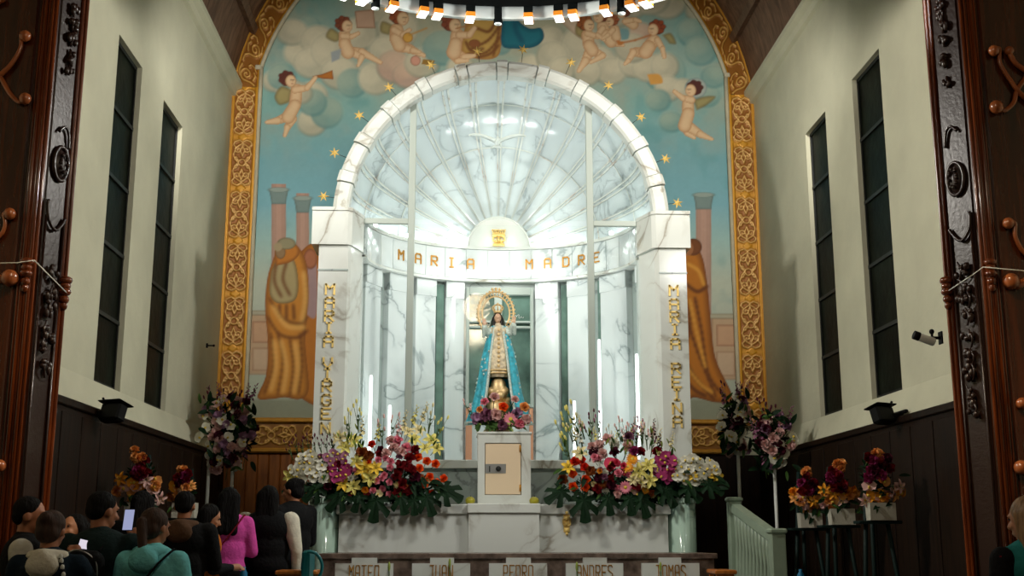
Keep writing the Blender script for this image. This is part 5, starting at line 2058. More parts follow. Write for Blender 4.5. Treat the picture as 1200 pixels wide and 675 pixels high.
for (el, wr_), s in zip(hands, (-1, 1)):
    sl_ += [('c', (s * .07, 0, zsh_ + .0), el, .045, .045), ('c', el, (wr_[0] * .97, wr_[1] + .015, wr_[2] - .005), .040, .034), ('c', (wr_[0], wr_[1] + .01, wr_[2] - .02), (wr_[0] * 1.05, wr_[1] + .03, wr_[2] - .12), .03, .018)]
obj('sleeves', blob(sl_, .007), M['cloak_trim'], st)
obj('hair', blob([('e', (hc[0], hc[1] + .015, hc[2] + .012), (.050, .050, .058)), ('c', (hc[0] - .04, hc[1] + .01, hc[2]), (hc[0] - .045, hc[1], hc[2] - .10), .018, .014), ('c', (hc[0] + .04, hc[1] + .01, hc[2]), (hc[0] + .045, hc[1], hc[2] - .10), .018, .014)], .006), M['hair_dark'], st)
vb = MB()
rows = []
for i in range(10):
    t = i / 9
    z = hc[2] + .065 - t * .24
    w_ = .035 + .045 * math.sin(min(1, t * 1.6) * math.pi / 2) + .03 * t
    rows.append([(hc[0] + w_ * math.cos(th), hc[1] + .02 + w_ * .8 * math.sin(th), z) for th in [math.radians(-25 + 230 * k / 20) for k in range(21)]])
vb.grid(rows)
vb.build('veil', M['cloak_trim'], st)
# crown
cz = hc[2] + .055
cw = MB().lathe([(.040, 0), (.046, .0), (.05, .03), (.046, .03)], c=(hc[0], hc[1], cz), n=24)
for i in range(8):
    t = 2 * math.pi * i / 8
    x, y = math.cos(t), math.sin(t)
    cw.tube(spl([(hc[0] + .046 * x, hc[1] + .046 * y, cz + .025), (hc[0] + .066 * x, hc[1] + .066 * y, cz + .065), (hc[0] + .04 * x, hc[1] + .04 * y, cz + .10), (hc[0], hc[1], cz + .105)], 4), .006, 6)
    cw.ball((hc[0] + .054 * x, hc[1] + .054 * y, cz + .045), .010, 8, 6)
cw.ball((hc[0], hc[1], cz + .115), .014, 10, 8)
cw.build('crown', M['gold_st'], st)
# halo: beaded ring standing behind the head
hcx, hcz = sx_(581), (sz(341) + sz(392)) / 2
ra, rb = (sx_(602) - sx_(560)) / 2, (sz(341) - sz(392)) / 2
hl = MB()
for k_, w_ in ((1, .013), (.78, .010)):
    hl.tube([(hcx + ra * k_ * math.cos(t), .05, hcz + rb * k_ * math.sin(t)) for t in [2 * math.pi * i / 48 for i in range(49)]], w_, 8, caps=False)
for i in range(36):
    t = 2 * math.pi * i / 36
    hl.ball((hcx + ra * 1.06 * math.cos(t), .05, hcz + rb * 1.06 * math.sin(t)), .014, 8, 6)
    hl.tube([(hcx + ra * .78 * math.cos(t), .05, hcz + rb * .78 * math.sin(t)), (hcx + ra * math.cos(t), .05, hcz + rb * math.sin(t))], .006, 5)
hl.tube([(hcx, .05, hcz - rb), (0, .06, zsh_ - .06)], .012, 8)
for s in (-.6, 0, .6):
    hl.ball((hcx + ra * 1.12 * math.sin(s * .3), .05, hcz + rb * 1.14 * math.cos(s * .3)), .018, 8, 6)
hl.build('halo', M['gold_st'], st)

# ================================================================ FLOWERS
def petal_rows(L_, W_, tilt, curl, cup=.2, n=5, m=4, point=.5):
    rows = []
    x, z, a = 0.0, 0.0, tilt
    for i in range(n + 1):
        t = i / n
        w_ = W_ * (math.sin(math.pi * min(1, .12 + t * (1 - .12 * (1 - point)))) ** point if point < 1 else math.sin(math.pi * (.06 + .94 * t)) ** .8)
        w_ = max(w_, .04 * W_)
        rows.append([(x, (j / m - .5) * w_, z + cup * w_ * (2 * abs(j / m - .5)) ** 2) for j in range(m + 1)])
        a2 = a - curl * t
        x += L_ / n * math.cos(a2)
        z += L_ / n * math.sin(a2)
    return rows


def ring_of(mb, k, L_, W_, tilt, curl, cup=.2, rot0=0, r0=0, z0=0, mi=0, n=4, m=3, jit=0, rs=None, point=.5):
    for i in range(k):
        a = 2 * math.pi * i / k + rot0 + (rs.uniform(-jit, jit) if rs else 0)
        tl_ = tilt + (rs.uniform(-jit, jit) if rs else 0)
        Mx = Matrix.Rotation(a, 4, 'Z') @ Matrix.Translation((r0, 0, z0))
        mb.grid(petal_rows(L_, W_, tl_, curl, cup, n, m, point), mi=mi, M=Mx)


def stem(mb, mi, L_=.14):
    mb.tube([(0, 0, 0), (.004, 0, -L_ * .5), (0, .004, -L_)], .0035, 5, mi=mi)


FM = {}
def fm(name, col, rough=.55):
    if name not in FM:
        FM[name] = mat('petal_' + name, col, rough, noise=.18, nscale=30, spec=.2)
    return FM[name]


GREEN = mat('flower_stem', rgb(70, 96, 40), .5)
LEAFD = mat('dark_leaf', rgb(18, 42, 22), .6, noise=.4, nscale=9, spec=.12)
LEAFM = mat('mid_leaf', rgb(58, 88, 36), .6, noise=.35, nscale=9, spec=.15)
LEAFL = mat('light_leaf', rgb(150, 168, 74), .5, noise=.25, nscale=12)
CREAMC = mat('flower_centre', rgb(220, 190, 70), .6)
BROWNC = mat('dark_centre', rgb(92, 50, 24), .7)

FMESH = {}
def flower_mesh(kind, cname, col):
    key = kind + cname
    if key in FMESH:
        return FMESH[key]
    rs_ = random.Random(len(FMESH))
    mb = MB()
    m = [fm(cname, col), GREEN, CREAMC]
    if kind == 'rose':
        for (k, L_, W_, tl, cu, z) in ((5, .042, .046, .35, .1, 0), (5, .038, .042, .75, -.2, .004), (4, .034, .036, 1.1, -.35, .008), (3, .030, .030, 1.35, -.5, .01), (3, .026, .02, 1.5, -.4, .012)):
            ring_of(mb, k, L_, W_, tl, cu, .25, rot0=rs_.random() * 6, z0=z, jit=.08, rs=rs_)
        stem(mb, 1)
    elif kind == 'daisy':
        ring_of(mb, 16, .045, .015, .12, .15, .1, rs=rs_, jit=.05)
        ring_of(mb, 14, .036, .013, .4, .3, .1, rot0=.2, z0=.003, rs=rs_, jit=.05)
        mb.ball((0, 0, .006), (.012, .012, .008), 12, 8, mi=2)
        stem(mb, 1)
    elif kind == 'lily':
        ring_of(mb, 3, .085, .040, .75, 1.4, .25, n=6, m=4)
        ring_of(mb, 3, .085, .032, .65, 1.5, .25, rot0=math.pi / 3, n=6, m=4)
        for i in range(5):
            a = i * 1.257
            mb.tube([(0, 0, 0), (.012 * math.cos(a), .012 * math.sin(a), .03), (.02 * math.cos(a), .02 * math.sin(a), .055)], .0015, 4, mi=1)
            mb.ball((.02 * math.cos(a), .02 * math.sin(a), .056), (.004, .004, .007), 6, 5, mi=2)
        stem(mb, 1)
    elif kind == 'orchid':
        ring_of(mb, 3, .036, .030, .15, .25, .15, rot0=math.pi / 2, n=5, m=4)
        for s_ in (0, math.pi):
            mb.grid(petal_rows(.038, .046, .12, .2, .12, 5, 4), M=Matrix.Rotation(s_ + .25 * (1 if s_ == 0 else -1), 4, 'Z') @ Matrix.Translation((0, 0, .004)))
        mb.ball((0, -.006, .010), (.007, .009, .009), 8, 6, mi=2)
        stem(mb, 1)
    elif kind == 'carnation':
        for i in range(34):
            u = rs_.uniform(-.15, 1)
            a = rs_.uniform(0, 6.283)
            tl = math.asin(max(-.2, min(1, u)))
            mb.grid(petal_rows(.036, .026, tl, rs_.uniform(-.4, .6), .45, 3, 3), M=Matrix.Rotation(a, 4, 'Z'))
        stem(mb, 1)
    elif kind == 'hydrangea':
        for i in range(60):
            z = 1 - 1.5 * (i + .5) / 60
            a = i * 2.39996
            r_ = math.sqrt(max(0, 1 - z * z))
            d = Vector((r_ * math.cos(a), r_ * math.sin(a), z))
            Mx = Matrix.Translation(d * .052) @ d.to_track_quat('Z', 'Y').to_matrix().to_4x4()
            for q in range(4):
                mb.grid(petal_rows(.014, .013, .2, .2, .2, 2, 2), M=Mx @ Matrix.Rotation(q * math.pi / 2 + a, 4, 'Z'))
        mb.ball((0, 0, 0), .046, 12, 8)
        stem(mb, 1)
    elif kind == 'anthurium':
        mb.grid(petal_rows(.075, .085, .2, .3, .15, 7, 6), M=Matrix.Translation((-.02, 0, 0)))
        mb.grid(petal_rows(.03, .07, .2, -.1, .15, 4, 6), M=Matrix.Rotation(math.pi, 4, 'Z') @ Matrix.Translation((.0, 0, 0)))
        mb.tube([(0, 0, .0), (.006, 0, .02), (.012, 0, .05)], [.006, .005, .003], 8, mi=2)
        stem(mb, 1)
    elif kind == 'bloom_spike':
        mb.tube([(0, 0, -.12), (.004, 0, .06), (0, 0, .16)], [.004, .003, .0015], 5, mi=1)
        for i in range(13):
            t = i / 12
            a = i * 2.4
            z = .0 + .16 * t
            s_ = 1 - .7 * t
            d = Vector((math.cos(a), math.sin(a), .7 + t))
            Mx = Matrix.Translation((.008 * math.cos(a), .008 * math.sin(a), z)) @ d.to_track_quat('Z', 'Y').to_matrix().to_4x4()
            if t < .65:
                for q in range(4):
                    mb.grid(petal_rows(.024 * s_ + .006, .018 * s_ + .004, .8, .8, .25, 3, 2), M=Mx @ Matrix.Rotation(q * 1.57, 4, 'Z'))
            else:
                mb.ball((0, 0, .008), (.005 * s_ + .003, .005 * s_ + .003, .011), 6, 5, M=Mx)
    elif kind == 'bud_spray':
        for q in range(4):
            a = q * 1.7
            p1 = (.03 * math.cos(a), .03 * math.sin(a), .06 + .03 * q)
            mb.tube([(0, 0, -.08), (.006 * math.cos(a), .006 * math.sin(a), 0), p1], [.003, .0025, .0015], 5, mi=1)
            mb.ball(p1, (.008, .008, .018), 8, 6, M=None)
            for h in range(2):
                mb.grid(petal_rows(.04, .012, .9, .8, .1, 4, 2, 1), mi=1, M=Matrix.Translation((.003, 0, .0 + .03 * h)) @ Matrix.Rotation(a + h * 2, 4, 'Z'))
    me = mb.mesh(kind, m)
    FMESH[key] = me
    return me


def monstera_mesh():
    mb = MB()
    out_ = []
    n = 64
    for i in range(n):
        t = i / n
        a = math.pi * (2 * t) - math.pi            # from base round to base
        aa = abs(a) / math.pi                      # 0 tip .. 1 base
        r_ = .115 * (1.0 - .25 * aa) + .03 * math.cos(a)
        cut = (math.cos(aa * math.pi * 7) < -.35) and .10 < aa < .85
        if cut:
            r_ *= .52
        if aa > .96:
            r_ *= .35
        out_.append((r_ * math.cos(a), r_ * math.sin(a) * .92))
    rows = []
    for q in range(6):
        k = q / 5
        rows.append([(x * k, y * k, -.10 * (x * k) ** 2 / .115 - 2.2 * (y * k) ** 2 + .006 * math.cos(i * .7) * k) for i, (x, y) in enumerate(out_)])
    mb.grid(rows, closed=True)
    mb.tube([(-.16, 0, -.03), (-.03, 0, .002), (.12, 0, -.008)], [.004, .003, .001], 5)
    return mb.mesh('monstera_leaf', LEAFD)


def leaf_mesh(name, m, L_=.12, W_=.035, curl=.7):
    mb = MB().grid(petal_rows(L_, W_, .5, curl, .2, 6, 2, 1))
    return mb.mesh(name, m)


MONS = monstera_mesh()
LF = {'d': leaf_mesh('leaf', LEAFD, .13, .045), 'm': leaf_mesh('leaf', LEAFM, .11, .03), 'l': leaf_mesh('leaf', LEAFL, .10, .024)}
CC = {'white': rgb(232, 230, 214), 'cream': rgb(226, 212, 160), 'yellow': rgb(236, 196, 66), 'paleyellow': rgb(226, 214, 120), 'orange': rgb(246, 92, 26), 'amber': rgb(244, 160, 40), 'pink': rgb(240, 148, 166), 'palepink': rgb(228, 186, 180),
      'magenta': rgb(160, 52, 104), 'purple': rgb(150, 96, 122), 'darkred': rgb(126, 22, 28), 'red': rgb(220, 50, 26), 'maroon': rgb(84, 24, 44), 'rust': rgb(150, 78, 32), 'hotpink': rgb(226, 74, 106), 'peach': rgb(240, 168, 96), 'lilac': rgb(170, 130, 160)}
SZ = {'rose': .050, 'daisy': .045, 'lily': .075, 'orchid': .038, 'carnation': .042, 'hydrangea': .062, 'anthurium': .07, 'bloom_spike': .10, 'bud_spray': .08}


def quat_dir(d, spin=0):
    return (Vector(d).to_track_quat('Z', 'Y').to_matrix().to_4x4() @ Matrix.Rotation(spin, 4, 'Z')).to_euler()


def arrangement(name, label, cat, base, items, leaves, Yf, depth, cpx, cpy, rad, rs_, group=None, ybase=None, stuff=None):
    """items: (kind, colour, px, py, radius px); flowers stand on a bulging mass, higher ones further back"""
    r = empty(name, base, label, cat, group)
    base = Vector(base)
    for (k, c, px, py, pr_) in items:
        u = (px - cpx) / rad[0]
        v = (py - cpy) / rad[1]
        Yq = Yf + depth * (1 - math.sqrt(max(0, 1 - min(1, .75 * (u * u * .6 + v * v))))) + rs_.uniform(0, .05)
        P = at(px, py, Yq) - base
        if k in ('bloom_spike', 'bud_spray'):
            d = Vector((u * .35 + rs_.uniform(-.15, .15), -.1, 1))
            Yx = .06
        else:
            d = Vector((u * .5 + rs_.uniform(-.25, .25), -1, -v * .6 + .15 + rs_.uniform(-.2, .2)))
            Yx = 0
        sc_ = pr_ * (1.17 if k not in ('bloom_spike', 'bud_spray') else 1) * (Yq / F) / SZ[k]
        inst(k, flower_mesh(k, c, CC[c]), r, (P.x, P.y + Yx, P.z), quat_dir(d, rs_.uniform(0, 6.28)), sc_)
    for (k, px, py, pr_, ang) in leaves:
        Yq = Yf + .04
        P = at(px, py, Yq) - base
        if k == 'M':
            d = Vector((math.cos(ang) * .25, -1, .35))
            e = Vector((math.cos(ang), -.25, math.sin(ang)))
            zax = (d - e * d.dot(e) / e.length_squared).normalized()
            xax = e.normalized()
            yax = zax.cross(xax)
            Rm = Matrix((xax, yax, zax)).transposed().to_euler()
            inst('monstera_leaf', MONS, r, tuple(P), Rm, pr_ * (Yq / F) / .12)
        else:
            e = Vector((math.cos(ang), -.3, math.sin(ang))).normalized()
            zax = Vector((rs_.uniform(-.3, .3), -1, .4))
            zax = (zax - e * zax.dot(e)).normalized()
            yax = zax.cross(e)
            Rm = Matrix((e, yax, zax)).transposed().to_euler()
            inst('leaf', LF[k], r, (P.x, P.y + .03, P.z), Rm, pr_ * (Yq / F) / .11)
    if stuff:
        stuff(r)
    return r


def foliage_mass(c, rad_, n, m, rs_, L_=.07, W_=.02, dens=None):
    def f(r):
        mb = MB()
        mb.ball(c, tuple(x * .72 for x in rad_), 18, 12)
        for i in range(n):
            d = Vector((rs_.gauss(0, 1), rs_.gauss(0, 1), rs_.gauss(0, 1))).normalized()
            p_ = Vector((c[0] + d.x * rad_[0] * .8, c[1] + d.y * rad_[1] * .8, c[2] + d.z * rad_[2] * .8))
            mb.grid(petal_rows(L_ * rs_.uniform(.7, 1.3), W_, rs_.uniform(.2, 1), .6, .2, 3, 2, 1), mi=0, M=Matrix.Translation(p_) @ quat_dir(d + Vector((0, 0, .3)), rs_.uniform(0, 6)).to_matrix().to_4x4() @ Matrix.Rotation(-math.pi / 2 * rs_.uniform(0, 1), 4, 'Y'))
        mb.build('foliage', m, r, kind='stuff')
    return f


rs = random.Random(11)
# ---- left altar arrangement
it = []
def scatter(it, k, c, n, cx, cy, rx, ry, pr_, rs_):
    pts = []
    tries = 0
    while len(pts) < n and tries < 4000:
        tries += 1
        a, q = rs_.uniform(0, 6.283), math.sqrt(rs_.random())
        x, y = cx + rx * q * math.cos(a), cy + ry * q * math.sin(a)
        if all(math.hypot(x - X_, y - Y_) > pr_ * 1.05 for X_, Y_ in pts):
            pts.append((x, y))
            it.append((k, c, x, y, pr_ * rs_.uniform(.88, 1.15)))


scatter(it, 'orchid', 'white', 22, 366, 547, 25, 17, 5.8, rs)
scatter(it, 'orchid', 'magenta', 9, 398, 551, 10, 12, 5.8, rs)
scatter(it, 'orchid', 'purple', 7, 394, 537, 12, 6, 5.5, rs)
it += [('lily', 'paleyellow', 341, 558, 9), ('lily', 'yellow', 402, 567, 9), ('lily', 'paleyellow', 414, 570, 9), ('lily', 'yellow', 427, 550, 11), ('lily', 'paleyellow', 434, 560, 9), ('lily', 'paleyellow', 419, 541, 8), ('lily', 'yellow', 440, 549, 8)]
it += [('rose', 'amber', 428, 574, 5), ('rose', 'amber', 420, 583, 5.5), ('rose', 'orange', 432, 542, 4), ('rose', 'white', 411, 560, 4.5), ('rose', 'white', 417, 558, 4)]
for x, y in ((443, 539), (457, 548), (450, 557), (441, 564), (456, 565), (448, 573), (456, 579), (437, 575), (452, 537), (458, 541)):
    it.append(('rose', 'pink', x, y, 5))
for x, y, c_ in ((470, 545, 'darkred'), (472, 568, 'darkred'), (466, 577, 'darkred'), (481, 551, 'darkred'), (480, 538, 'darkred'), (486, 560, 'maroon'), (478, 574, 'darkred'), (464, 557, 'darkred')):
    it.append(('carnation', c_, x, y, 8))
for x, y in ((461, 525), (470, 530), (458, 517), (452, 532), (466, 517), (476, 525)):
    it.append(('carnation', 'pink' if rs.random() < .5 else 'palepink', x, y, 7))
it += [('rose', 'red', 436, 521, 5.5), ('carnation', 'rust', 424, 532, 9), ('carnation', 'rust', 432, 534, 7), ('carnation', 'darkred', 487, 528, 7), ('carnation', 'maroon', 446, 528, 6), ('carnation', 'maroon', 384, 570, 6), ('carnation', 'purple', 376, 536, 5)]
for x, y in ((490, 536), (510, 544), (491, 549), (503, 559), (497, 567), (511, 566), (519, 561), (504, 578), (500, 541)):
    it.append(('rose', 'orange', x, y, 6))
it += [('lily', 'paleyellow', 405, 525, 9), ('lily', 'cream', 399, 514, 9), ('lily', 'paleyellow', 415, 517, 9), ('lily', 'paleyellow', 485, 516, 8), ('lily', 'cream', 490, 505, 8), ('lily', 'paleyellow', 505, 517, 9), ('lily', 'paleyellow', 511, 526, 8), ('lily', 'cream', 478, 507, 7), ('lily', 'paleyellow', 497, 526, 7)]
for x, y, c_ in ((419, 490, 'paleyellow'), (408, 500, 'paleyellow'), (424, 506, 'cream'), (483, 492, 'paleyellow'), (494, 488, 'cream'), (503, 494, 'cream'), (447, 508, 'palepink'), (458, 504, 'palepink'), (467, 506, 'palepink'), (472, 498, 'cream'), (441, 512, 'paleyellow'), (512, 506, 'paleyellow'), (390, 520, 'cream')):
    it.append(('bud_spray' if rs.random() < .45 else 'bloom_spike', c_, x, y + 4, 13))
for x in range(340, 392, 7):
    it.append(('bud_spray', 'maroon', x, 528 + rs.uniform(-4, 4) - (x - 340) * .06, 9))
for i in range(20):
    it.append((rs.choice(['rose', 'carnation', 'orchid']), rs.choice(['darkred', 'purple', 'palepink', 'pink', 'cream', 'rust']), rs.uniform(385, 500), rs.uniform(532, 580), rs.uniform(4, 5.5)))
lv = []
for x, y, r_, a in ((441, 586, 22, -1.7), (470, 582, 18, -1.3), (500, 583, 19, -1.2), (521, 574, 20, -.5), (400, 580, 20, -2.3), (372, 572, 18, -2.4), (350, 570, 17, -2.7), (421, 582, 16, -1.9), (485, 586, 15, -1.5)):
    lv.append(('M', x, y, r_, a))
for i in range(26):
    x = rs.uniform(335, 530)
    lv.append((rs.choice('ddm'), x, rs.uniform(548, 584), rs.uniform(10, 16), -math.pi / 2 + (x - 432) / 100 * 1.2 + rs.uniform(-.5, .5)))
for i in range(22):
    x = rs.choice([rs.uniform(396, 426), rs.uniform(474, 516)])
    lv.append((rs.choice('mll'), x, rs.uniform(503, 532), rs.uniform(8, 13), math.pi / 2 + rs.uniform(-.7, .7)))
base = at(435, 590, 13.2)
arrangement('flower_arrangement', 'left altar arrangement ending in white orchids on its left and orange roses by the tabernacle', 'flowers', (base.x, 13.2, ZM), it, lv, 12.86, .55, 435, 552, (105, 55), rs,
            group='big flower arrangements on the altar', stuff=foliage_mass((-.0, -.02, .17), (.84, .24, .21), 900, LEAFD, rs))
# ---- right altar arrangement
it = []
for x, y in ((674, 541), (685, 548), (672, 555), (687, 562), (672, 570), (686, 571), (682, 540)):
    it.append(('rose', 'orange' if y > 550 else 'red', x, y, 6.5))
it += [('anthurium', 'hotpink', 714, 545, 11), ('rose', 'pink', 725, 555, 6), ('rose', 'hotpink', 731, 546, 5), ('rose', 'pink', 736, 556, 5), ('daisy', 'pink', 733, 571, 7), ('rose', 'hotpink', 722, 543, 6)]
it += [('daisy', 'amber', 741, 538, 7), ('daisy', 'amber', 736, 547, 6), ('daisy', 'amber', 756, 574, 5), ('rose', 'amber', 703, 552, 4), ('rose', 'amber', 747, 556, 4)]
it += [('lily', 'paleyellow', 748, 552, 9), ('lily', 'cream', 751, 565, 8), ('lily', 'paleyellow', 761, 563, 9), ('lily', 'paleyellow', 760, 546, 9), ('lily', 'yellow', 666, 548, 8), ('lily', 'cream', 680, 532, 9), ('lily', 'cream', 742, 562, 7), ('lily', 'yellow', 838, 558, 9), ('lily', 'yellow', 811, 558, 6)]
scatter(it, 'orchid', 'magenta', 16, 780, 548, 11, 14, 5.8, rs)
scatter(it, 'orchid', 'white', 22, 814, 551, 27, 14, 6.0, rs)
it += [('rose', 'white', 710, 577, 6), ('rose', 'palepink', 724, 579, 6), ('rose', 'white', 692, 579, 5), ('rose', 'white', 709, 554, 5), ('orchid', 'palepink', 747, 578, 6), ('rose', 'palepink', 697, 540, 4)]
for x, y in ((700, 573), (717, 568), (702, 560), (692, 552), (718, 560), (746, 570), (696, 530), (720, 530), (750, 530), (770, 530), (706, 566), (660, 562)):
    it.append(('carnation', rs.choice(['darkred', 'maroon', 'darkred', 'rust']), x, y, 7))
for x, y, c_ in ((702, 522, 'palepink'), (712, 514, 'palepink'), (694, 524, 'palepink'), (720, 520, 'white'), (706, 532, 'palepink'), (735, 524, 'palepink'), (744, 529, 'magenta'), (737, 512, 'purple')):
    it.append(('carnation', c_, x, y, 7))
for i in range(34):
    x = rs.uniform(664, 790)
    y = rs.uniform(500, 528)
    it.append(('bloom_spike' if rs.random() < .55 else 'bud_spray', rs.choice(['cream', 'palepink', 'paleyellow', 'cream', 'purple', 'white', 'maroon']), x, y, 11))
for x, y in ((668, 505), (664, 520), (674, 498), (667, 535)):
    it.append(('bud_spray', 'paleyellow', x, y, 15))
for i in range(20):
    it.append((rs.choice(['rose', 'carnation', 'orchid']), rs.choice(['darkred', 'purple', 'palepink', 'pink', 'cream', 'rust']), rs.uniform(690, 775), rs.uniform(530, 580), rs.uniform(4, 5.5)))
lv = []
for x, y, r_, a in ((684, 586, 22, -1.5), (712, 584, 17, -1.4), (752, 585, 19, -1.3), (658, 576, 19, -2.6), (738, 584, 17, -1.5), (780, 574, 19, -1.1), (806, 572, 18, -.8), (830, 568, 17, -.5)):
    lv.append(('M', x, y, r_, a))
for i in range(26):
    x = rs.uniform(650, 845)
    lv.append((rs.choice('ddm'), x, rs.uniform(548, 582), rs.uniform(10, 16), -math.pi / 2 + (x - 745) / 100 * 1.2 + rs.uniform(-.5, .5)))
for i in range(26):
    lv.append((rs.choice('mml'), rs.uniform(660, 795), rs.uniform(505, 535), rs.uniform(8, 13), math.pi / 2 + rs.uniform(-.7, .7)))
base = at(745, 590, 13.2)
arrangement('flower_arrangement', 'right altar arrangement with orange roses by the tabernacle and white orchids at its right end', 'flowers', (base.x, 13.2, ZM), it, lv, 12.86, .55, 745, 552, (105, 55), rs,
            group='big flower arrangements on the altar', stuff=foliage_mass((.0, -.02, .17), (.84, .24, .21), 900, LEAFD, rs))
# ---- posy at the statue's feet
it = [('daisy', 'pink', 597, 490, 7), ('rose', 'palepink', 580, 470, 6), ('rose', 'orange', 589, 479, 6), ('rose', 'peach', 611, 479, 6), ('carnation', 'purple', 572, 486, 8), ('carnation', 'lilac', 562, 489, 7), ('carnation', 'palepink', 581, 486, 7), ('rose', 'pink', 570, 474, 5),
      ('carnation', 'lilac', 604, 484, 6), ('carnation', 'palepink', 613, 490, 6), ('bud_spray', 'palepink', 556, 486, 9), ('rose', 'palepink', 601, 472, 5), ('carnation', 'purple', 588, 495, 6), ('carnation', 'pink', 606, 494, 6), ('rose', 'peach', 565, 481, 4)]
lv = [(rs.choice('mml'), rs.uniform(556, 618), rs.uniform(490, 500), rs.uniform(10, 14), -math.pi / 2 + rs.uniform(-1.2, 1.2)) for i in range(30)]
it = [(k_, c_, 585 + (x - 585) * 1.12, 484 + (y - 484) * 1.25, p_ * 1.2) for k_, c_, x, y, p_ in it]
arrangement('flower_posy', "pink and lilac flower posy at the statue's feet above the tabernacle door", 'flowers', (at(585, 500, 13.62).x, 13.62, stz), it, lv, 13.46, .2, 585, 485, (40, 26), rs,
            stuff=foliage_mass((0, .03, .13), (.30, .13, .09), 160, LEAFM, rs, .05, .02))
# cut stems leaning on the plaques of the granite table
for px, py, lab in ((456, 664, 'single green lily bud in front of the MATEO plaque'), (527, 660, 'single green lily bud in front of the JUAN plaque'), (676, 664, 'green bud stalk in front of the ANDRES plaque'), (774, 664, 'curling dark stalk in front of the TOMAS plaque')):
    P = at(px, py, 11.30)
    r = empty('flower_stalk', (P.x, 11.30, .3), lab, 'flower', 'single stalks before the name plaques')
    h = P.z - .3
    MB().tube([(0, 0, .02), (.02, 0, h * .5), (0, 0, h - .02)], .005, 6).build('stalk', GREEN, r)
    MB().ball((0, 0, h), (.013, .013, .045), 10, 8).build('bud', LEAFL, r)
    MB().lathe([(.05, 0), (.06, .05), (.035, .25), (.05, .30), (.04, .30)], n=16).build('floor_vase', M['black'], r)

# ---- tall flower stands
def stand(px, ytop, ybot, hw, Yq, posts, lab, pal, n, zfloor=.3, group='tall flower stands in the corners'):
    cy = (ytop + ybot) / 2
    base = at(px, 600, Yq)
    items_ = []
    for i in range(n):
        v = rs.uniform(-1, 1)
        u = rs.uniform(-1, 1) * (1 - .25 * abs(v) if v < .2 else 1 - .5 * v)
        k, c_ = rs.choice(pal)
        items_.append((k, c_, px + u * hw, cy + v * (ybot - ytop) / 2, {'orchid': 6.5, 'carnation': 7, 'hydrangea': 8, 'rose': 5.5, 'lily': 9, 'bloom_spike': 14, 'bud_spray': 12}[k] * 14 / Yq))
    lvs = [(rs.choice('ddm'), px + rs.uniform(-1, 1) * hw, rs.uniform(ytop, ybot + 8), 14, rs.uniform(-3.1, 3.1)) for i in range(28)]
    def st_(r):
        zc = at(px, cy, Yq).z - zfloor
        hz = (at(px, ytop, Yq).z - at(px, ybot, Yq).z) / 2
        foliage_mass((0, .05, zc), (hw * Yq / F * .8, .16, hz * .9), 260, LEAFD, rs, .09, .03)(r)
        for pp in posts:
            x = at(pp, 560, Yq).x - base.x
            MB().tube([(x, 0, 0), (x, 0, zc)], .022, 8).build('stand_post', M['white'], r)
        xs_ = [at(pp, 560, Yq).x - base.x for pp in posts]
        MB().box(min(xs_) - .16, max(xs_) + .16, -.16, .16, 0, .03, bev=.01).build('stand_foot', M['white'], r)
    arrangement('flower_stand', lab, 'flower stand', (base.x, Yq, zfloor), items_, lvs, Yq - .2, .3, px, cy, (hw, (ybot - ytop) / 2), rs, group, stuff=st_)


pal = [('orchid', 'white'), ('orchid', 'white'), ('carnation', 'maroon'), ('carnation', 'palepink'), ('orchid', 'palepink'), ('bloom_spike', 'purple'), ('bud_spray', 'maroon'), ('carnation', 'lilac')]
stand(267, 464, 552, 35, 15.2, (244, 272), 'tall flower stand on two white posts before the left gold panel', pal, 78)
stand(864, 466, 530, 20, 15.2, (866,), 'slender tall flower stand nearest the right robed figure', pal, 42)
stand(909, 486, 545, 22, 14.4, (908,), 'tall flower stand against the right wall corner with white post', pal, 46)

# ---- wreath baskets on green easels
def easel(px, ytop, ybot, hw, Yq, s, lab, gr):
    base = at(px, 600, Yq)
    items_ = []
    H_ = ybot - ytop
    for i in range(4):
        items_.append(('carnation', 'peach', px + rs.uniform(-.25, .3) * hw, ytop + H_ * rs.uniform(.02, .22), 6 * 12 / Yq))
    for i in range(12):
        items_.append(('carnation', rs.choice(['magenta', 'darkred', 'maroon', 'darkred']), px + rs.uniform(-.55, .5) * hw, ytop + H_ * rs.uniform(.2, .58), 7 * 12 / Yq))
    for i in range(16):
        items_.append((rs.choice(['carnation', 'lily', 'orchid']), rs.choice(['peach', 'peach', 'palepink', 'amber']), px + rs.uniform(-1, 1) * hw, ytop + H_ * rs.uniform(.55, 1), 7 * 12 / Yq))
    lvs = [(rs.choice('ddm'), px + rs.uniform(-1, 1) * hw, ytop + H_ * rs.uniform(.5, 1.1), 12, rs.uniform(-3.1, 0)) for i in range(12)]
    def st_(r):
        zc = at(px, ytop + H_ * .6, Yq).z - .0
        hz = H_ / 2 * Yq / F
        foliage_mass((0, .06, zc), (hw * Yq / F * .6, .09, hz * .8), 110, LEAFD, rs, .07, .025)(r)
        zb_ = at(px, ybot, Yq).z
        MB().prism([(-.10, -.08), (.14, -.08), (.14, .10), (-.10, .10)], zb_ - .17, zb_ - .01).build('basket', M['basket'], r)
        zt_ = at(px, ytop + H_ * .1, Yq).z
        for (x0, y0_, x1, y1_) in ((-.26, .0, -.04, .12), (.26, .0, .04, .12), (0, .26, 0, .14)):
            MB().tube([(x0 * 1.0, y0_ - .1 if y0_ == 0 else y0_, 0), (x1, y1_, zt_)], .022, 8).build('leg', M['easel'], r)
        MB().box(-.2, .2, -.06, .12, zb_ - .20, zb_ - .172, bev=.005).build('easel_tray', M['easel'], r)
    arrangement('flower_easel', lab, 'flower easel', (base.x, Yq, 0), items_, lvs, Yq - .12, .2, px, (ytop + ybot) / 2, (hw, H_ / 2), rs, gr, stuff=st_)


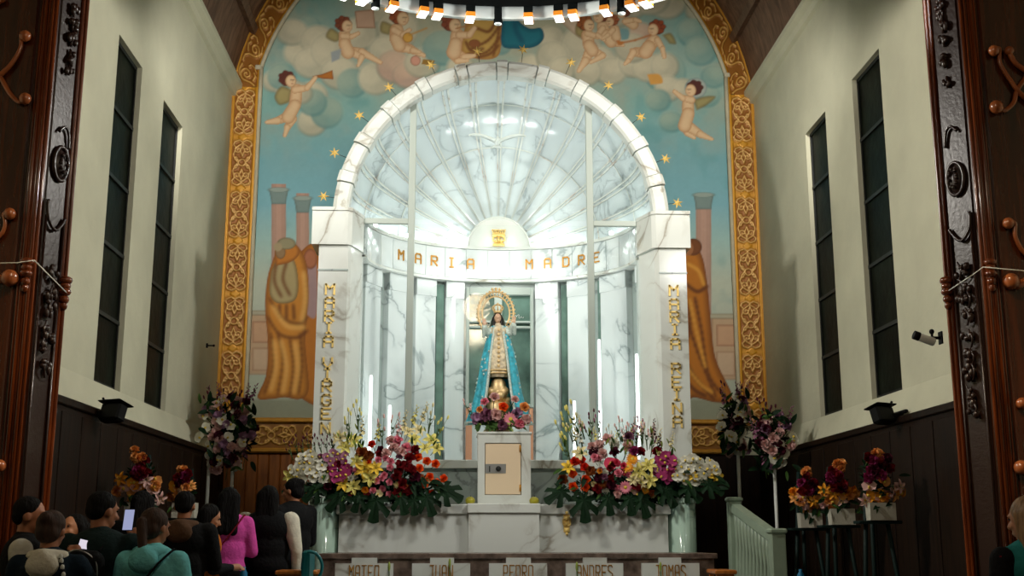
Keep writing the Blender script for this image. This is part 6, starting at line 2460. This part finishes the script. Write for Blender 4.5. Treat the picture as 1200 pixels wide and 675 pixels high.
easel(161, 526, 588, 26, 11.2, -1, 'larger flower wreath on a green easel at the left wall, topped with peach pompons', 'flower easels along the side walls')
easel(214, 545, 588, 13, 12.9, -1, 'smaller flower wreath on an easel, second along the left wall', 'flower easels along the side walls')
easel(1029, 523, 588, 26, 10.9, 1, 'flower wreath easel on the right wall nearest the carved pier', 'flower easels along the side walls')
easel(983, 541, 595, 20, 12.0, 1, 'middle flower wreath easel of three on the right wall', 'flower easels along the side walls')
easel(946, 547, 600, 16, 13.0, 1, 'flower wreath easel on the right wall nearest the altar', 'flower easels along the side walls')

# ================================================================ PEOPLE
SKIN = [mat('skin_brown', rgb(168, 110, 78), .5, noise=.08, nscale=12), mat('skin_tan', rgb(196, 138, 104), .5, noise=.08, nscale=12)]
def cloth(name, c, r=.85):
    return mat('cloth_' + name, c, r, noise=.15, nscale=14, bump=.35, bscale=40, spec=.2)


CL = {k: cloth(k, c) for k, c in {
    'black': rgb(16, 17, 19), 'darkgreen': rgb(22, 40, 40), 'navy': rgb(16, 34, 48), 'turquoise': rgb(124, 216, 222), 'pink': rgb(224, 84, 176), 'cream': rgb(226, 222, 204), 'greyw': rgb(206, 204, 190), 'jeans': rgb(30, 40, 58),
    'orange': rgb(196, 108, 22), 'brownfur': rgb(92, 66, 48), 'charcoal': rgb(24, 26, 30), 'rose': rgb(206, 104, 112), 'teal': rgb(40, 130, 130), 'crimson': rgb(130, 20, 40)}.items()}
HAIR = {'black': mat('hair_black', rgb(13, 11, 11), .75, noise=.4, nscale=40, stretch=(1, 1, .15), bump=.9, bscale=60, spec=.15),
        'brown': mat('hair_brown', rgb(58, 36, 22), .75, noise=.4, nscale=40, stretch=(1, 1, .15), bump=.5, bscale=50),
        'blond': mat('hair_blond', rgb(140, 104, 62), .5, noise=.4, nscale=40, stretch=(1, 1, .15), bump=.5, bscale=50)}
SHOE = mat('shoe_leather', rgb(20, 18, 18), .5)


def V3(*a):
    return Vector(a)


def hand_prims(wr, dirv, side, curl):
    """palm, four unequal bent fingers and a thumb leaving the side of the palm"""
    d = Vector(dirv).normalized()
    up = Vector((0, 0, 1)) if abs(d.z) < .8 else Vector((0, 1, 0))
    a = d.cross(up).normalized() * side
    n = a.cross(d).normalized() * side
    P = [('c', tuple(wr), tuple(wr + d * .075), .026, .030, 1.0)]
    for i, L in enumerate((.066, .076, .072, .056)):
        o = wr + d * .085 + a * (i - 1.5) * .019
        k = o + d * L * .5 - n * L * .3 * curl
        t = k + d * L * .4 * (1 - curl) - n * L * .5 * curl
        P += [('c', tuple(o), tuple(k), .0095, .009), ('c', tuple(k), tuple(t), .009, .0075)]
    o = wr + d * .03 - a * .024
    k = o + d * .03 - a * .026
    P += [('c', tuple(o), tuple(k), .012, .011), ('c', tuple(k), tuple(k + d * .032 - n * .01), .011, .009)]
    return P


def person(pos, label, face=0.0, h=1.66, head=(0, 0), arms=('down', 'down'), jacket='black', sleeves=None, trousers='jeans', hair='black', style='short', skin=0, hood=None, bulk=1.0, extra=None, lean=0.0):
    """local frame: faces +Y; face = turn of the whole body, head = (turn, nod)"""
    r = empty('person', pos, label, 'person', rz=face)
    k = h / 1.70
    hips, chest, neck = V3(0, -.01, .93) * k, V3(0, lean * .5, 1.30) * k, V3(0, lean, 1.44) * k
    hd = V3(0, .015 + lean * 1.2, 1.585) * k
    Rh = Euler((-head[1], 0, head[0])).to_matrix()
    def H(x, y, z):
        return tuple(hd + Rh @ V3(x, y, z) * k)
    er = (-head[1], 0, head[0])
    B = [('e', H(0, -.008, .022), (.076 * k, .094 * k, .092 * k), er), ('e', H(0, .018, -.04), (.058 * k, .070 * k, .074 * k), er), ('e', H(0, .045, -.088), (.030 * k, .030 * k, .024 * k), er),
         ('c', H(0, .088, .01), H(0, .112, -.030), .009 * k, .015 * k), ('e', H(0, .104, -.036), (.018 * k, .012 * k, .010 * k), er),
         ('e', H(-.03, .078, .026), (.024 * k, .014 * k, .008 * k), er), ('e', H(.03, .078, .026), (.024 * k, .014 * k, .008 * k), er),
         ('e', H(-.036, .062, -.026), (.022 * k, .022 * k, .020 * k), er), ('e', H(.036, .062, -.026), (.022 * k, .022 * k, .020 * k), er),
         ('e', H(0, .086, -.062), (.024 * k, .012 * k, .006 * k), er), ('e', H(0, .084, -.073), (.020 * k, .012 * k, .007 * k), er),
         ('e', H(-.078, -.006, -.01), (.010 * k, .018 * k, .030 * k), er), ('e', H(.078, -.006, -.01), (.010 * k, .018 * k, .030 * k), er),
         ('c', tuple(neck - V3(0, .01, .05)), H(0, -.015, -.06), .058 * k, .052 * k),
         ('e', tuple(chest), (.165 * k, .105 * k, .17 * k)), ('e', tuple(V3(0, .0, 1.10) * k), (.135 * k, .095 * k, .17 * k)), ('e', tuple(hips), (.165 * k, .115 * k, .14 * k))]
    J, T, SL = [], [], []
    b = bulk
    J += [('e', tuple(chest + V3(0, 0, .01)), (.195 * k * b, .135 * k * b, .18 * k)), ('e', tuple(V3(0, .0, 1.12) * k), (.175 * k * b, .128 * k * b, .22 * k)), ('e', tuple(V3(0, 0, .96) * k), (.185 * k * b, .135 * k * b, .16 * k)),
          ('c', tuple(V3(-.14 * b, lean * .8, 1.385) * k), tuple(V3(.14 * b, lean * .8, 1.385) * k), .062 * k, .062 * k), ('c', tuple(neck + V3(0, -.01, -.03)), tuple(neck + V3(0, -.01, .015) * k), .075 * k, .062 * k)]
    hands = []
    for s, arm in zip((-1, 1), arms):
        sh = V3(s * .175 * b, lean * .8, 1.375) * k
        if arm == 'down':
            el, wr = V3(s * .235 * b, -.02, 1.10) * k, V3(s * .22 * b, .06, .86) * k
            curl = .35
        elif arm == 'fold':
            el, wr = V3(s * .235 * b, .03, 1.11) * k, V3(s * .07, .23, 1.12) * k
            curl = .5
        elif arm == 'phone':
            el, wr = V3(s * .23 * b, .10, 1.13) * k, V3(s * .10, .30, 1.22) * k
            curl = .75
        elif arm == 'raise':
            el, wr = V3(s * .24 * b, .18, 1.22) * k, V3(s * .10, .34, 1.42) * k
            curl = .75
        B += [('c', tuple(sh), tuple(el), .046 * k, .037 * k), ('c', tuple(el), tuple(wr), .038 * k, .024 * k)] + hand_prims(wr, (wr - el), s, curl)
        hands.append(wr + (wr - el).normalized() * .09)
        arm_p = [('c', tuple(sh), tuple(el), .072 * k * b, .058 * k), ('c', tuple(el), tuple(el + (wr - el) * .92), .056 * k, .042 * k)]
        (SL if sleeves else J).extend(arm_p)
        hp, kn, an = V3(s * .09, 0, .88) * k, V3(s * .10, .015, .48) * k, V3(s * .10, -.02, .09) * k
        B += [('c', tuple(hp), tuple(kn), .080 * k, .055 * k), ('c', tuple(kn + V3(0, 0, 0)), tuple(an), .052 * k, .036 * k), ('c', tuple(an - V3(0, .02, .04)), tuple(an + V3(0, .13, -.055)), .038 * k, .03 * k)]
        T += [('c', tuple(hp), tuple(kn), .097 * k, .072 * k), ('c', tuple(kn), tuple(an + V3(0, 0, .0)), .070 * k, .058 * k)]
        sm = blob([('c', tuple(an - V3(0, .03, .045)), tuple(an + V3(0, .14, -.055)), .046 * k, .036 * k, 1.0), ('e', tuple(an + V3(0, .05, -.066)), (.045 * k, .12 * k, .022 * k))], .012)
        obj('shoe', sm, SHOE, r)
    T += [('e', tuple(hips), (.178 * k, .128 * k, .12 * k))]
    obj('body', blob(B, .0095, 2), SKIN[skin], r)
    obj('jacket', blob(J, .016), CL[jacket], r)
    if sleeves:
        obj('sleeves', blob(SL, .016), CL[sleeves], r)
    obj('trousers', blob(T, .016), CL[trousers], r)
    # hair
    Hh = [('e', H(0, -.022, .040), (.088 * k, .094 * k, .088 * k), er), ('e', H(0, -.05, -.01), (.080 * k, .066 * k, .075 * k), er)]
    if style == 'short':
        Hh = [('e', H(0, -.020, .042), (.084 * k, .092 * k, .084 * k), er), ('e', H(0, -.052, .0), (.074 * k, .058 * k, .062 * k), er)]
    if style in ('long', 'loose'):
        for q in (-1, 0, 1):
            Hh += [('c', H(q * .045, -.06, .02), tuple(V3(q * .060, -.105 + lean * .8, 1.30 if style == 'long' else 1.22) * k), .062 * k, .045 * k)]
        Hh += [('c', H(.078, .0, .03), H(.082, -.02, -.10), .020 * k, .026 * k), ('c', H(-.078, .0, .03), H(-.082, -.02, -.10), .020 * k, .026 * k)]
    if style == 'tail':
        Hh += [('e', H(0, -.10, .03), (.035 * k, .035 * k, .035 * k)), ('c', H(0, -.12, .02), tuple(V3(0.01, -.15, 1.36) * k), .038 * k, .022 * k)]
    if style == 'bun':
        Hh += [('e', H(0, -.09, .07), (.045 * k, .045 * k, .04 * k))]
    obj('hair', blob(Hh, .011, 2), HAIR[hair], r)
    em = MB()
    for s in (-1, 1):
        em.ball(H(s * .030, .083, .010), (.010 * k, .006 * k, .006 * k), 8, 6)
    em.build('eyes', M['iron'], r)
    if hood:
        hp_ = [('c', tuple(neck + V3(-.09, -.03, -.01)), tuple(neck + V3(0, -.12, -.01)), .040, .052), ('c', tuple(neck + V3(0, -.12, -.01)), tuple(neck + V3(.09, -.03, -.01)), .052, .040), ('e', tuple(neck + V3(0, -.13, -.06)), (.10, .05, .08)),
               ('c', tuple(neck + V3(-.09, -.03, -.01)), tuple(neck + V3(-.04, .08, -.05)), .04, .03), ('c', tuple(neck + V3(.09, -.03, -.01)), tuple(neck + V3(.04, .08, -.05)), .04, .03)]
        obj('hood', blob(hp_, .014), CL[hood], r)
    if extra:
        extra(r, k, hands, H)
    r['hands'] = [tuple(h_) for h_ in hands]
    del r['hands']
    return r, hands, k


def ploc(px, Yq, dais=None):
    x = at(px, 632, Yq).x
    return (x, Yq, .302 if Yq > 8.95 else 0)


SCREEN = mat('phone_screen', rgb(20, 20, 30), .2, emit=(.55, .6, .95), es=.55)
def backpack(root_p, k, lab, col='black', strap_only=False):
    r = empty('backpack', Matrix.Translation(root_p[0]) @ Matrix.Rotation(root_p[1], 4, 'Z') @ Vector((0, -.24, 1.0 * k)), lab, 'backpack', rz=root_p[1])
    me = blob([('c', (-.08, 0, .0), (.08, 0, .0), .085, .085), ('c', (-.075, 0, .30), (.075, 0, .30), .075, .075), ('c', (-.08, 0, 0), (-.075, 0, .3), .085, .075), ('c', (.08, 0, 0), (.075, 0, .3), .085, .075), ('c', (0, 0, 0), (0, 0, .3), .095, .085), ('c', (-.05, -.07, .03), (.05, -.07, .03), .05, .05), ('c', (-.05, -.07, .12), (.05, -.07, .12), .045, .045)], .014)
    obj('bag_body', me, CL[col], r)
    z = MB().tube(spl([(-.13, -.05, .12), (-.12, -.05, .3), (0, -.07, .375), (.12, -.05, .3), (.13, -.05, .12)]), .006, 6)
    z.tube([(-.08, -.125, .17), (.08, -.125, .17)], .005, 6)
    z.build('zip', M['steel'], r)
    for s in (-1, 1):
        MB().tube(spl([(s * .07, .08, .36), (s * .10, .17, .43), (s * .12, .27, .40), (s * .14, .40, .30), (s * .17, .36, .05), (s * .13, .08, .0)]), .018, 8, flat=.4).build('shoulder_strap', CL[col], r)


def cross_strap(col, s=1):
    def f(r, k, hands, H):
        pts = [V3(s * .15, -.02, 1.45), V3(s * .10, -.135, 1.36), V3(-s * .03, -.165, 1.18), V3(-s * .17, -.13, 1.0), V3(-s * .20, .0, .93), V3(-s * .12, .16, 1.02), V3(s * .03, .165, 1.2), V3(s * .11, .12, 1.37), V3(s * .15, -.02, 1.45)]
        MB().tube(spl([tuple(p * k) for p in pts]), .014, 8, flat=.5).build('bag_strap', CL[col] if col in CL else M['white'], r)
    return f


def dotted_strap(r, k, hands, H):
    pts = spl([tuple(V3(*p) * k) for p in ((.10, -.10, 1.43), (.15, -.16, 1.28), (.19, -.165, 1.08), (.21, -.13, .9))], 8)
    MB().tube(pts, .016, 8, flat=.5).build('bag_strap', CL['black'], r)
    mb = MB()
    for p in pts[::2]:
        mb.ball((p[0], p[1] - .009, p[2]), (.013, .009, .018), 8, 6)
    mb.build('strap_studs', M['white'], r, label='white studs on the dark strap')


EYEZ = 1.5
def hgt(py_top, Yq):
    """body height from the picture row of the top of the head"""
    z = EYEZ + (632 - py_top) * Yq / F
    return (z - (.302 if Yq > 8.95 else 0)) * 1.70 / 1.715


# left foreground group, left to right
p = ploc(30, 8.0)
person(p, 'short-haired man at the far left in a black vest with pale grey sleeves, in profile', face=-1.35, h=hgt(583, 8.0), head=(0, .05), arms=('down', 'fold'), jacket='black', sleeves='greyw', trousers='black', skin=0, bulk=1.05)
p = ploc(59, 7.4)
person(p, 'brown-haired person in a navy coat with a cream hood and studded strap, seen from behind', face=.05, h=hgt(599, 7.4), head=(-.2, .1), arms=('fold', 'raise'), jacket='navy', trousers='jeans', hair='brown', style='bun', hood='cream', extra=dotted_strap)
p = ploc(86, 8.8)
q, hd_, k_ = person(p, 'person in a rose pink top with dark fringe facing left between two others', face=2.6, h=hgt(602, 8.8), head=(.1, -.25), arms=('fold', 'phone'), jacket='rose', trousers='jeans', hair='black', style='long', skin=1)
p = ploc(117, 7.95)
person(p, 'person with dark hair in a dark green coat wearing a large black backpack', face=-.15, h=hgt(577, 7.95), head=(-.5, .1), arms=('fold', 'raise'), jacket='darkgreen', trousers='black', style='short', bulk=1.15)
backpack((p, -.15), hgt(577, 7.95) / 1.7, 'large black backpack with pale zips on the back of the person in dark green')
p = ploc(163, 10.1)
q, hd_, k_ = person(p, 'person with full black hair standing directly behind the woman in the turquoise hoodie', face=.25, h=hgt(577, 10.1), head=(.2, .1), arms=('fold', 'fold'), jacket='black', trousers='black', style='long')
w = at(150, 616, 8.27)
r = empty('mobile_phone', w, 'bright-screened phone held up just left of the turquoise hoodie', 'phone', rz=-.1)
T_ = Matrix.Rotation(-.2, 4, 'X')
MB().box(-.037, .037, -.004, .004, -.035, .115, bev=.006, M=T_).build('phone_case', M['black'], r)
MB().box(-.033, .033, -.0062, -.0042, -.030, .108, M=T_).build('phone_screen', SCREEN, r)
p = ploc(180, 7.7)
person(p, 'woman in a turquoise hoodie with brown ponytail and a thin dark shoulder strap', face=-.2, h=hgt(596, 7.7), head=(-.35, .1), arms=('fold', 'fold'), jacket='turquoise', trousers='jeans', hair='brown', style='tail', hood='turquoise', extra=cross_strap('black', 1))
p = ploc(214, 9.0)
person(p, 'broad person in a black coat with a brown fur collar, seen from behind', face=0.0, h=hgt(577, 9.0), head=(0, .05), arms=('down', 'fold'), jacket='black', trousers='black', style='short', hood='brownfur', bulk=1.15)
p = ploc(243, 9.95)
person(p, 'dark-haired woman in an orange top with dark sleeves, in profile looking down', face=-1.2, h=hgt(592, 9.95), head=(0, .35), arms=('fold', 'fold'), jacket='orange', sleeves='charcoal', trousers='black', style='long', skin=1)
p = ploc(266, 11.1)
person(p, 'long-haired person in a bright pink top with a dark cross strap, seen from behind', face=.1, h=hgt(573, 11.1), head=(.1, .1), arms=('down', 'fold'), jacket='pink', trousers='black', style='long', extra=cross_strap('crimson', 1))
p = ploc(313, 11.5)
person(p, 'person with long black hair in a black vest and cream puffy sleeves', face=-.1, h=hgt(571, 11.5), head=(0, .1), arms=('down', 'down'), jacket='black', sleeves='cream', trousers='black', style='loose', bulk=1.25)
p = ploc(342, 12.4)
person(p, 'tall person all in black beside the left end of the altar, turned left', face=.9, h=hgt(563, 12.5), head=(.3, .1), arms=('fold', 'fold'), jacket='black', trousers='black', style='bun', bulk=1.2)
# phone held low between the navy coat and the backpack
w = at(95, 649, 7.78)
r = empty('mobile_phone', w, 'phone with a bluish lit screen held low beside the studded strap', 'phone', rz=.3)
T_ = Matrix.Rotation(.25, 4, 'Y') @ Matrix.Rotation(-.4, 4, 'X')
MB().box(-.037, .037, -.004, .004, -.05, .10, bev=.006, M=T_).build('phone_case', M['black'], r)
MB().box(-.033, .033, -.0062, -.0042, -.045, .093, M=T_).build('phone_screen', SCREEN, r)
# right corner visitor
p = ploc(1207, 6.4)
def patch(r, k, hands, H):
    mb = MB()
    for i in range(7):
        z = (1.38 - i * .075) * k
        mb.box(-.215 * k - .01, -.195 * k, -.05, .03, z - .03, z + .02, bev=.005)
    mb.build('coat_pattern', CL['crimson'], r, label='crimson stripes on the coat')
person(p, 'fair-haired visitor at the right edge in a teal and dark patterned coat', face=.2, h=hgt(581, 6.4), head=(.3, .1), arms=('down', 'fold'), jacket='teal', sleeves='black', trousers='black', hair='blond', style='loose', skin=1, extra=patch)
